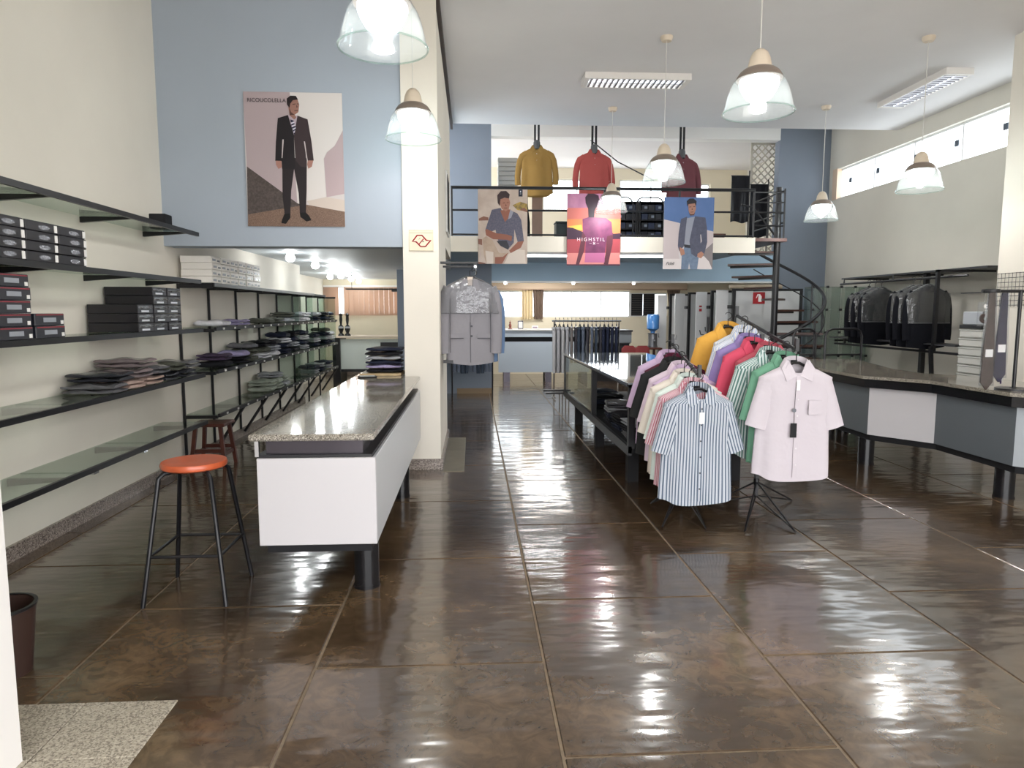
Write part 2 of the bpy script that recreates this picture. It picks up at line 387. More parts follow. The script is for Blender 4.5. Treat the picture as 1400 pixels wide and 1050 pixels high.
for k in range(2):
    x0 = 3.95 + k * .30
    lv = MB().box(x0, x0 + .28, 17.045, 17.055, 1.44, 1.98).build('louvre_panel', M_BLACKM, w3)
    for j in range(9): MB().box(x0 + .01, x0 + .27, 17.03, 17.046, 1.47 + j * .056, 1.49 + j * .056).build('louvre', P('louvre_grey', '34312f', .5), lv)
window('window_4', *UPW[0], 17.06, 'bright upper window behind the coral shirt', 2)
window('window_5', *UPW[1], 17.06, 'bright upper window behind the maroon shirt', 2)
window('window_6', *UPW[2], 17.06, 'small upper window beside the black panels', 1)
window('window_7', *BLW[0], 17.06, 'far window covered by vertical blinds', 3)
# clerestory window in the right wall
cf = MB(); t = .03
for z in (3.63, 4.14): cf.box(6.85, 6.91, 7.4, 12.72, z, z + t)
for k in range(6):
    y = 7.4 + (12.72 - 7.4) * k / 5; cf.box(6.85, 6.91, max(7.4, y - .015), min(12.72, y + .015), 3.66, 4.14)
w8 = struct('window_8', cf, P('pale_window_frame', 'f2f4f5', .4), 'long bright clerestory window high on the wall')
for k in range(5):
    y = 7.4 + (12.72 - 7.4) * k / 5
    MB().box(6.875, 6.88, y + .01, y + 1.05, 3.65, 4.15).build('pane', M_WGLASS, w8)
for y in (7.9, 8.75, 9.65, 10.55, 11.55, 12.4):
    MB().bevbox(6.84, 6.86, y - .04, y + .04, 3.87, 3.96, .006).build('latch', P('latch_grey', '55606e', .4), w8)
struct('trim_5', MB().box(6.755, 6.84, 12.70, 12.86, 3.62, 4.18), P('peach_reveal', 'dcc3ab', .6), 'peach coloured window reveal')

# ================================================================== LARGE FURNITURE
def leg_tube(parent, x, y, r, h, name='leg'):
    m = MB().lathe([(r, 0), (r, h)], 24, (x, y, 0), cap=True); m.lathe([(r * 1.06, 0), (r * 1.06, .012)], 24, (x, y, 0), cap=True)
    return m.build(name, M_BLACKG, parent, True)
# ---- long counter beside the pillar
t = thing('sales_counter', 'long counter with granite top and white end panel in front of the pillar', 'counter', (-.82, 3.56, 0))
def cpart(name, m, mat, label=None, sm=False): return m.build(name, mat, t, sm, (.82, -3.56, 0), None, label)
cpart('countertop', MB().bevbox(-1.15, -.51, 3.53, 6.66, .895, .93, .008), M_GRAN, 'polished speckled granite top')
cpart('countertop_extension', MB().bevbox(-1.15, -.68, 6.66, 7.15, .895, .93, .008), M_GRAN)
cpart('extension_panel', MB().box(-1.12, -.70, 6.62, 7.12, .335, .895), M_BLACKM)
cpart('extension_leg', MB().lathe([(.05, 0), (.05, .335)], 18, (-.95, 6.95, 0), cap=True), M_BLACKG, None, True)
cpart('recessed_neck', MB().box(-1.08, -.58, 3.60, 6.6, .81, .895), M_STEEL, 'dark metal recess under the granite')
cpart('ledge', MB().box(-1.12, -.53, 3.575, 6.62, .80, .815), M_BLACK)
cpart('end_panel', MB().bevbox(-1.12, -.51, 3.56, 3.58, .335, .80, .003), M_WPAN, 'white laminate end panel')
cpart('side_panel', MB().bevbox(-.53, -.51, 3.58, 6.62, .335, .80, .003), P('silver_laminate', 'c4c6c9', .3), 'silver laminate side panel')
cpart('inner_frame', MB().box(-1.12, -1.10, 3.58, 6.62, .335, .80), M_BLACK)
cpart('plinth', MB().box(-1.09, -.545, 3.60, 6.58, .285, .335), M_BLACKM, 'black recessed bottom frame')
for y in (3.83, 5.72):
    for x in (-.61,): cpart('leg', MB().lathe([(.07, 0), (.07, .29)], 24, (x, y, 0), cap=True).lathe([(.075, 0), (.075, .012)], 24, (x, y, 0), cap=True), M_BLACKG, None, True)
cpart('leg', MB().lathe([(.07, 0), (.07, .29)], 24, (-1.0, 5.72, 0), cap=True), M_BLACKG, None, True)
cpart('corner_bracket', MB().box(-1.125, -1.105, 3.555, 3.575, .81, .90), M_CHROME)

# ---- stools
t = thing('bar_stool', 'tall stool with round orange seat and black tube legs', 'stool', (-1.53, 3.80, 0))
MB().lathe([(0, .705), (.15, .705), (.168, .715), (.172, .73), (.165, .745), (.12, .747), (.06, .742), (0, .741)], 40).build('seat', M_ORANGE, t, True)
fx = .215
for sx, sy in ((-1, -1), (1, -1), (-1, 1), (1, 1)):
    MB().tube([(sx * .06, sy * .06, .703), (sx * .115, sy * .115, .698), (sx * .135, sy * .135, .675), (sx * fx, sy * fx, 0.0)], .0125, 10).build('leg', M_BLACK, t, True)
q = .135 + (fx - .135) * (1 - .27 / .675)
for a, b in (((-1, -1), (1, -1)), ((1, -1), (1, 1)), ((1, 1), (-1, 1)), ((-1, 1), (-1, -1))):
    MB().tube([(a[0] * q, a[1] * q, .265), (b[0] * q, b[1] * q, .265)], .009, 8).build('stretcher', M_BLACK, t, True)
t = thing('wooden_stool', 'dark red wooden stool tucked under the end of the wall shelves', 'stool', (-2.62, 7.0, 0))
MB().bevbox(-.17, .17, -.16, .16, .42, .45, .006).build('seat', M_WOOD, t)
for sx in (-1, 1):
    for sy in (-1, 1): MB().bar((sx * .12, sy * .12, .42), (sx * .165, sy * .16, 0.0), .035).build('leg', M_WOOD, t)
for sy in (-1, 1): MB().bar((-.145, sy * .142, .18), (.145, sy * .142, .18), .02, .035).build('stretcher', M_WOOD, t)
for sx in (-1, 1): MB().bar((sx * .145, -.142, .14), (sx * .145, .142, .14), .02, .035).build('stretcher', M_WOOD, t)

# ---- wall shelves on the near part of the left wall
SHZ = [2.27, 1.84, 1.395, .975, .53]
SHN = ['topmost', 'second', 'third', 'fourth', 'lowest']
SHX = ['bare but for a small black speaker', 'carrying a row of black shirt boxes', 'carrying shirt boxes in two groups', 'carrying folded trousers in plastic', 'standing empty']
for k, z in enumerate(SHZ):
    t = thing('wall_shelf', '%s glass wall shelf with black edge, %s' % (SHN[k], SHX[k]), 'shelf', (-2.7, 4.5, z), 0, 'glass wall shelves at the left')
    y0 = 2.45
    for j in range(4):
        MB().box(-.195, .175, -4.5 + y0 + j * 1.02, -4.5 + y0 + (j + 1) * 1.02 - .004, -.012, -.002).build('glass_pane', M_GLASS, t)
    MB().box(.175, .20, -4.5 + y0, 6.57 - 4.5, -.032, .004).build('front_edge', M_BLACK, t)
    for y in (2.6, 3.4, 4.38, 5.38, 6.36):
        n = MB().sheet([(-.2, -.014), (.175, -.014), (.175, -.028), (-.2, -.058)], y - 4.5 - .017, y - 4.5 + .017); n.build('bracket', M_BLACK, t)
    if k == 4:
        for y in (4.65, 5.35): MB().box(.15, .19, y - 4.53, y - 4.47, -.05, -.032).build('clip', M_CHROME, t)

# ---- glass and steel rack further along the left wall
RZ = [.53, .97, 1.395, 1.83]; RY = [6.98, 7.75, 8.62, 9.5, 10.38, 11.28, 12.2, 13.1]
t = thing('display_rack', 'long glass display rack with black uprights under the low ceiling', 'display rack', (-2.72, 6.98, 0))
def rp(name, m, mat, sm=False, par=None): return m.build(name, mat, par or t, sm, (2.72, -6.98, 0) if not par else None)
for y in RY: rp('upright', MB().box(-2.892, -2.868, y - .009, y + .009, .1 if y < 11.8 else 0.0, 1.83), M_BLACK)
for iz, z in enumerate(RZ):
    if iz != 3:
        for y, y2 in zip(RY, RY[1:]): rp('glass_pane', MB().box(-2.86, -2.55, y + .003, y2 - .003, z - .01, z), M_GLASS)
    else:
        for y, y2 in zip(RY[:6], RY[1:]): rp('top_board', MB().box(-2.865, -2.55, y, y2 - .002, z - .03, z), M_BLACKM)
    fe = rp('front_edge', MB().box(-2.555, -2.53, RY[0], RY[5] if iz == 3 else RY[-1], z - .032, z + .003), M_BLACK)
    for y in RY: rp('shelf_arm', MB().box(-2.865, -2.555, y - .012, y + .012, z - .045, z - .012), M_BLACK)
    if iz < 3:
        for k in range(18):
            rp('price_clip', MB().box(-2.528, -2.522, 7.15 + k * .33, 7.19 + k * .33, z - .024, z - .004), M_WHITE, False, fe)
for y in RY[1:]: rp('diagonal_leg', MB().bar((-2.55, y, .50), (-2.86, y + .08, .06), .026), M_BLACK)
for y in (10.38, 11.28, 12.2, 13.1): rp('glass_divider', MB().box(-2.86, -2.56, y - .022, y - .017, .55, 1.80), M_CLEAR)

# ---- boxed shirts and shoe boxes on the shelves (front face to the aisle = +X)
def box_proto(wy, dx, h, body, front, kind):
    o = MB().bevbox(-dx, 0, -wy / 2 + .002, wy / 2 - .002, .001, h - .001, .003).build('shirt_box', body)
    if kind == 'oval':
        e = MB(); n = 14; pts = [(.06 * wy + .19 * wy * math.cos(2 * PI * k / n), h * .45 + .24 * h * math.sin(2 * PI * k / n)) for k in range(n)]
        e.add([(.002, a, b) for a, b in pts], [tuple(range(n))]); e.build('window', front, o)
        MB().box(0, .003, wy * .40, wy * .49, h * .12, h * .85).build('sticker', M_PAPER, o)
    elif kind == 'label':
        MB().box(0, .002, -.22 * wy, .2 * wy, h * .30, h * .66).build('printed_label', P('grey_print', '9ba0a8', .4), o)
        MB().box(0, .0025, .36 * wy, .45 * wy, h * .12, h * .42).build('sticker', M_PAPER, o)
        MB().box(0, .0015, -.45 * wy, .46 * wy, h * .84, h * .93).build('stripe', front, o)
    elif kind == 'film':
        # clear front sagging over a folded shirt collar
        ring = []
        for k in range(9):
            u = -1 + 2 * k / 8; z1 = h * (.86 - .16 * u * u + .05 * math.sin(5 * u)); ring.append([(.003, u * wy * .46, h * .52), (.012 * (1 - u * u) + .004, u * wy * .46, (z1 + h * .52) / 2), (.003, u * wy * .46, z1)])
        MB().loft(ring, False, False).build('clear_window', front, o, True)
        MB().box(0, .003, -wy * .28, wy * .2, h * .16, h * .36).build('shirt_collar', P('collar_white', 'cfd3da', .4), o)
    elif kind == 'white':
        MB().box(0, .002, -.36 * wy, -.02 * wy, h * .3, h * .62).build('printed_label', P('grey_print2', '7d8188', .4), o)
        MB().box(0, .002, .15 * wy, .4 * wy, h * .25, h * .5).build('sticker', P('grey_print3', '55585e', .4), o)
    return o
def stack(kind, label, group, protos, base, cols, wy, h, cat='box', where=''):
    """cols: list of (y, rows, phrase)"""
    for y, rows, ph in cols:
        for r in range(rows):
            o = dup(random.choice(protos), (base[0] + random.uniform(-.006, .004), y + random.uniform(-.004, .004), base[1] + r * h + .002), None)
            tag(o, '%s %s of %s' % (label, lay(r, rows), ph), cat, group)
M_SILV = P('silver_film', '8f9097', .2, metal=.5, bump=(60, .4), coord='obj')
M_CARD = P('black_carton', '232126', .35, noise=(6, .2), coord='obj'); M_CARD2 = P('charcoal_carton', '2a2c34', .3)
M_REDP = P('red_print', '8e2f3a', .4)
pA = [box_proto(.30, .36, .058, M_CARD, M_SILV, 'oval')]
stack('A', 'silver oval shirt box', 'black shirt boxes on the second shelf', pA, (-2.505, 1.842),
      [(3.60, 4, 'the nearest stack, second shelf'), (3.92, 4, 'the second stack, second shelf'), (4.23, 4, 'the third stack, second shelf'), (4.54, 4, 'the farthest stack, second shelf')], .30, .058)
pB = [box_proto(.29, .34, .073, M_CARD2, M_REDP, 'label')]
stack('B', 'red striped charcoal box', 'charcoal boxes on the third shelf', pB, (-2.505, 1.397),
      [(3.62, 5, 'the nearest tall stack, third shelf'), (3.94, 5, 'the second tall stack, third shelf'), (4.26, 2, 'the pair, third shelf')], .29, .073)
pC = [box_proto(.25, .37, .070, M_CARD, GL('box_film', 'd8dce4', .45, .18, .35), 'film')]
stack('C', 'clear fronted black box', 'clear fronted boxes on the third shelf', pC, (-2.505, 1.397),
      [(5.46, 3, 'the short stack beside the rack'), (5.72, 5, 'the middle stack beside the rack'), (5.98, 5, 'the rear stack beside the rack')], .25, .070)
pD = [box_proto(.25, .30, .066, P('white_carton', 'efeae2', .5, noise=(4, .05), coord='obj'), M_WHITE, 'white')]
stack('D', 'white carton', 'white cartons on top of the glass rack', pD, (-2.555, 1.832), [(7.12 + .26 * k, 4, 'the %s white stack on the rack top' % ('nearest' if k == 0 else 'farthest' if k == 5 else ORD[k])) for k in range(6)], .25, .066)
for p_ in pA + pB + pC + pD:
    for ch in list(p_.children): bpy.data.objects.remove(ch)
    bpy.data.objects.remove(p_)
o = MB().bevbox(-.07, .07, -.07, .07, 0, .125, .006).build('speaker_box', M_BLACKM, None, False, (-2.72, 6.3, 2.272)); tag(o, 'small black speaker box on the end of the topmost shelf', 'speaker')
MB().box(-.055, .055, -.072, -.068, .012, .112).build('grille', P('speaker_cloth', '202024', .9), o)

# ---- folded garments
def folded(dx, dy, h, seed, mat, folds=2):
    """soft folded garment, fold edge to +X"""
    rnd = random.Random(seed); m = MB()
    for q in range(folds):
        z0 = h * q / folds; hh = h / folds; rings = []; ph = rnd.uniform(0, 6); off = rnd.uniform(-.012, .012)
        for i in range(11):
            u = i / 10; x = -dx / 2 + dx * u; e = (max(0, 1 - abs(2 * u - 1) ** 5)) ** .5
            ring = []
            for k in range(16):
                a = 2 * PI * k / 16; cy, cz = math.cos(a), math.sin(a)
                yy = math.copysign(abs(cy) ** .45, cy) * dy / 2 * (.96 + .04 * e) + .008 * math.sin(5 * u + ph + q) + off
                zz = z0 + hh / 2 + math.copysign(abs(cz) ** .75, cz) * hh * .5 * (.5 + .5 * e) + (.006 * math.sin(9 * u + 3 * cy + ph) if cz > 0 else 0)
                ring.append((x + .006 * math.sin(4 * cy + ph), yy, zz))
            rings.append(ring)
        m.loft(rings)
    return m.mesh('folded_garment', mat, True)
def cloth(name, hexc, wrap=0): return P('cloth_' + name, hexc, .85, spec=.2, noise=(25, .18), bump=(40, .25), coord='obj', coat=wrap, coatr=.15)
CG = cloth('grey_wrap', '6d6c70', .8); CD = cloth('dark_wrap', '34353c', .8); CP = cloth('pink_beige_wrap', 'b89f94', .8); CT = cloth('taupe_wrap', '85787a', .8)
CN = cloth('navy', '252a3c', .2); CB = cloth('black_cloth', '1d1d22', .2); CO = cloth('olive_grey', '5a5c52'); CS = cloth('sage', 'a9b0a2'); CV = cloth('plum', '4a3d52'); CLV = cloth('lavender', 'a79fc4'); CW = cloth('white_cloth', 'dddde2', .4); CLG = cloth('light_grey', 'a6a9ae', .4)
cid = [0]
def put(mat, x, y, z, label, group, dx=.34, dy=.30, h=.05, rz=0, cat='trousers', name='folded_trousers', folds=2):
    cid[0] += 1
    o = obj(name, folded(dx, dy, h, cid[0], mat, folds), None, (x, y, z + .001), (0, 0, rz)); return tag(o, label, cat, group)
G1 = 'folded trousers in plastic on the fourth shelf'
for i, (y, z, m, lb) in enumerate([
    (5.02, 0, CG, 'grey folded trousers in plastic at the near end of the fourth shelf'), (5.30, 0, CP, 'pink beige folded trousers at the front of the fourth shelf'),
    (5.62, 0, CP, 'second pink beige folded trousers on the fourth shelf'), (5.93, 0, CD, 'dark folded trousers in plastic, bottom of the far pair of stacks'), (6.25, 0, CD, 'dark folded trousers at the far end of the fourth shelf'),
    (5.12, .074, CD, 'charcoal folded trousers lying on the near grey pair'), (5.42, .074, CT, 'taupe folded trousers in plastic in the middle layer'), (5.75, .074, CG, 'grey folded trousers in the middle layer of the fourth shelf'),
    (6.05, .074, CO, 'olive grey folded trousers topping the far stacks'), (5.50, .148, CT, 'taupe folded trousers topmost on the fourth shelf'), (6.36, .074, CG, 'grey folded trousers on top at the shelf end')]):
    put(m, -2.69 + random.uniform(-.01, .01), y, .977 + z, lb, G1, .34, .27, .067, random.uniform(-.08, .08))
G2 = 'folded clothes on the glass rack'
def rackrow(z, items, lvl):
    for i, (y, n, mats, nm) in enumerate(items):
        for k in range(n):
            put(mats[k % len(mats)], -2.70, y, z + k * .074, '%s folded garment %s, %s glass rack shelf' % (nm, lay(k, n) if n > 1 else 'lying singly', lvl), G2, .29, .26, .068, random.uniform(-.06, .06), 'clothes', 'folded_garment', 1 + (k + i) % 2)
rackrow(.972, [(7.35, 2, [CB, CV], 'plum striped'), (7.95, 2, [CB, CLV], 'lavender striped'), (8.25, 3, [CO, CO, CG], 'olive'), (8.75, 3, [CW, CO, CB], 'dark olive'), (9.2, 3, [CW, CLG, CB], 'pale grey'), (9.75, 4, [CN, CN, CW, CN], 'navy'), (10.2, 4, [CB, CLG, CN, CB], 'black and grey'), (10.8, 4, [CLG, CN, CW, CN], 'mixed grey'), (11.6, 3, [CN, CW, CN], 'dark blue'), (12.42, 4, [CN, CLG, CN, CO], 'far navy'), (12.85, 3, [CN, CW, CW], 'farthest white')], 'middle')
rackrow(1.397, [(7.35, 1, [CW], 'white'), (7.97, 1, [CLV], 'flat lavender'), (9.0, 1, [CO], 'olive grey'), (9.45, 1, [CO], 'moss grey'), (10.0, 2, [CLG, CO], 'pale grey'), (10.6, 2, [CW, CLG], 'white and grey'), (10.95, 2, [CW, CW], 'white pile'), (11.7, 2, [CN, CLG], 'dark navy'), (12.4, 2, [CN, CB], 'black'), (12.8, 2, [CB, CN], 'farthest black')], 'upper')
rackrow(.532, [(8.95, 2, [CS, CS], 'sage'), (9.3, 3, [CS, CS, CLG], 'sage green'), (9.62, 2, [CLG, CS], 'pale sage'), (11.5, 2, [CLG, CN], 'grey blue'), (11.95, 2, [CN, CLG], 'blue grey'), (12.6, 2, [CLG, CN], 'far grey')], 'lower')
# on the counter
o = MB().bevbox(-.2, .2, -.21, .21, 0, .022, .004).build('wooden_board', M_WOODL, None, False, (-.90, 6.92, .931)); tag(o, 'pale wooden board under the folded stack on the counter', 'board')
for k, (m, nm) in enumerate([(CB, 'black'), (CLV, 'pale lavender'), (CN, 'navy'), (CLG, 'shiny grey'), (CB, 'black and teal'), (CN, 'dark navy')]):
    put(m, -.88 + random.uniform(-.012, .012), 6.93, .954 + k * .042, '%s wrapped shirt in the stack on the counter, %s' % (nm, lay(k, 6)), 'wrapped shirts stacked on the counter', .34, .33, .036, random.uniform(-.05, .05), 'shirt', 'folded_shirt', 1)
o = MB().bevbox(-.085, .085, -.06, .06, 0, .014, .003).build('notepad', M_BLACKM, None, False, (-1.0, 6.56, .931), (0, 0, .25)); tag(o, 'small black notepad at the far corner of the granite counter', 'notepad')
MB().box(-.07, .07, -.045, .045, .014, .017).build('page', P('grey_page', 'b9bbb8', .6), o)
o = thing('waste_bin', 'dark brown waste bin behind the white entrance wall', 'bin', (-2.03, 2.95, 0))
MB().lathe([(.0, .0), (.10, .0), (.13, .30), (.122, .30), (.095, .01), (0, .01)], 28).build('body', P('bin_brown', '3d2a24', .5), o, True)
MB().lathe([(.128, .29), (.136, .295), (.136, .306), (.122, .306)], 28).build('rim', M_BLACK, o, True)

# ================================================================== PENDANT LAMPS
def pendant(loc, ceil, label):
    t = thing('pendant_lamp', label, 'lamp', loc, 0, 'bell shaped pendant lamps')
    # origin at the rim
    MB().lathe([(.228, 0), (.232, .006), (.222, .02), (.212, .06), (.20, .11), (.182, .165), (.160, .205), (.145, .222)], 64, rib=.0025).build('glass_shade', M_SHADE, t, True); gs = t.children[-1]
    MB().tube([(.229 * math.cos(a), .229 * math.sin(a), .003) for a in [2 * PI * k / 40 for k in range(40)]], .005, 6, True).build('rim', M_CLEAR, gs, True)
    MB().lathe([(.150, .215), (.146, .232), (.125, .262), (.098, .282), (.075, .29)], 40).build('collar', P('taupe_metal', '9b8d82', .35, metal=.5), t, True)
    MB().lathe([(.078, .288), (.074, .31), (.066, .35), (.05, .385), (.028, .405), (.012, .41), (0, .411)], 32).build('cap', P('cream_plastic', 'dccdb8', .45), t, True)
    MB().lathe([(0, .072), (.05, .078), (.085, .10), (.11, .14), (.128, .18), (.128, .212), (.06, .24), (.022, .25)], 24).build('bulb', M_BULB, t, True)
    h = ceil - loc[2]
    MB().tube([(0, 0, .41), (0, 0, h - .02)], .004, 6).build('cord', P('cord_white', 'd9d6cf', .5), t)
    MB().lathe([(0, h - .05), (.05, h - .048), (.065, h - .02), (.065, h)], 24).build('canopy', P('cream_plastic', 'dccdb8', .45), t, True)
    l = bpy.data.lights.new('lamp_light', 'POINT'); l.energy = 30; l.color = (1, .985, .96); l.shadow_soft_size = .05
    lo = bpy.data.objects.new('lamp_light', l); C.objects.link(lo); lo.parent = t; lo.location = (0, 0, .04)
pendant((-.45, 3.73, 2.90), 5.2, 'largest looking pendant lamp, cut off by the top edge of the picture')
pendant((-.48, 5.92, 2.97), 5.2, 'pendant lamp hanging in front of the cream pillar')
pendant((1.91, 4.65, 2.87), 4.42, 'large pendant lamp hanging before the centre of the grey ceiling')
pendant((2.05, 7.45, 2.92), 4.42, 'pendant lamp hanging before the maroon shirt on the mezzanine')
pendant((2.0, 10.0, 2.97), 4.42, 'smallest pendant lamp, hanging before the sunset poster')
pendant((4.98, 9.75, 2.84), 4.42, 'pendant lamp hanging before the slate blue pier by the stair')
pendant((4.80, 7.30, 2.84), 4.42, 'pendant lamp hanging before the clerestory window')

# ---- surface mounted fluorescent fixtures
def fixture(cx, cy, L, W, rz, label):
    t = thing('fluorescent_fixture', label, 'ceiling light', (cx, cy, 4.418), rz, 'louvred ceiling fixtures')
    m = MB(); m.box(-L / 2, L / 2, -W / 2, -W / 2 + .02, -.075, 0).box(-L / 2, L / 2, W / 2 - .02, W / 2, -.075, 0).box(-L / 2, -L / 2 + .06, -W / 2 + .02, W / 2 - .02, -.075, 0).box(L / 2 - .06, L / 2, -W / 2 + .02, W / 2 - .02, -.075, 0).box(-L / 2 + .06, L / 2 - .06, -W / 2 + .02, W / 2 - .02, -.014, -.002)
    m.build('housing', P('fixture_white', 'e8e3de', .45), t)
    for s in (-1, 1):
        MB().tube([(-L / 2 + .07, s * W / 4.2, -.035), (L / 2 - .07, s * W / 4.2, -.035)], .013, 10).build('tube', M_TUBE, t, True)
    MB().box(-L / 2 + .06, L / 2 - .06, -.012, .012, -.072, -.014).build('reflector', M_CHROME, t)
    for k in range(18):
        x = -L / 2 + .09 + (L - .18) * k / 17; MB().box(x - .012, x + .012, -W / 2 + .02, W / 2 - .02, -.074, -.050).build('louvre', P('louvre_steel', '8f8f94', .3, metal=.7), t)
fixture(2.02, 8.72, 1.30, .36, 0, 'long louvred ceiling fixture running across the middle of the ceiling')
fixture(5.77, 8.85, 1.40, .34, R(90), 'louvred ceiling fixture running along the clerestory window')
# ---- round spots of the low ceiling
for i, (x, y, nm) in enumerate([(-2.37, 9.25, 'nearest'), (-2.38, 10.73, 'second'), (-2.36, 11.96, 'third'), (-2.31, 13.02, 'fourth'), (-2.62, 14.04, 'fifth'), (-2.89, 14.34, 'leftmost far'), (-2.62, 15.22, 'seventh'), (-2.67, 16.5, 'farthest')]):
    t = thing('ceiling_spot', '%s glowing round spot under the low white ceiling' % nm, 'spotlight', (x, y, 2.32), 0, 'round spots of the low ceiling')
    MB().lathe([(.05, 0), (.055, -.012), (.045, -.02), (.03, -.02)], 20).build('ring', M_WHITE, t, True)
    MB().lathe([(0, -.125), (.035, -.118), (.058, -.09), (.06, -.065), (.045, -.035), (.022, -.01), (.02, 0)], 18).build('bulb', M_SPOT, t, True)
    l = bpy.data.lights.new('spot_light', 'POINT'); l.energy = 5.5; l.color = (.95, 1, .98); l.shadow_soft_size = .06
    lo = bpy.data.objects.new('spot_light', l); C.objects.link(lo); lo.parent = t; lo.location = (0, 0, -.34)
# ---- tubes under the mezzanine
for i, (x0, x1) in enumerate([(.86, 1.36), (2.18, 2.62), (2.28 + .7, 3.05 + .3)][:2] + [(2.72, 3.0)]):
    if i == 2: continue
    t = thing('tube_light', 'bright fluorescent tube under the mezzanine %s' % ('between the beach and sunset posters' if i == 0 else 'between the sunset and blazer posters'), 'tube light', ((x0 + x1) / 2 if i == 0 else 2.55, 10.75, 2.46), 0, 'tube lights under the mezzanine')
    L = .62
    MB().box(-L, L, -.03, .03, -.035, 0).build('batten', M_WHITE, t)
    MB().tube([(-L + .03, 0, -.055), (L - .03, 0, -.055)], .018, 12).build('tube', M_TUBE, t, True)
    l = bpy.data.lights.new('tube_glow', 'AREA'); l.shape = 'RECTANGLE'; l.size = 1.15; l.size_y = .05; l.energy = 14
    lo = bpy.data.objects.new('tube_glow', l); C.objects.link(lo); lo.parent = t; lo.location = (0, 0, -.085)

# ================================================================== POSTERS
def homog(src, dst):
    A = []
    for (x, y), (u, v) in zip(src, dst):
        A.append([x, y, 1, 0, 0, 0, -u * x, -u * y, -u]); A.append([0, 0, 0, x, y, 1, -v * x, -v * y, -v])
    h = np.linalg.svd(np.array(A, float))[2][-1].reshape(3, 3)
    return lambda p: tuple((lambda q: (q[0] / q[2], q[1] / q[2]))(h @ np.array([p[0], p[1], 1.0])))
def poster(name, label, x0, x1, z0, z1, y, corners, prints, base):
    """flat printed sheet facing -Y; prints are shapes given in the sheet's own picture grid"""
    H = homog(corners, [(x0, z1), (x1, z1), (x1, z0), (x0, z0)])
    o = MB().box(x0, x1, y, y + .006, z0, z1).build(name, base); tag(o, label, 'poster')
    for k, (pn, mat, polys) in enumerate(prints):
        yy = y - .0004 * (k + 1)
        for poly in polys:
            q = [H(p) for p in poly]; q = [(min(max(a, x0), x1), min(max(b, z0), z1)) for a, b in q]
            MB().add([(a, yy, b) for a, b in q], [tuple(range(len(q)))]).build(pn, mat, o)
    return o, H
def PR(name, c, c2=None, s=30): return P('print_' + name, c, .45, spec=.3, noise=(s, .2) if c2 else None, col2=c2)
def ell(cx, cy, rx, ry, n=20): return [(cx + rx * math.cos(2 * PI * k / n), cy + ry * math.sin(2 * PI * k / n)) for k in range(n)]
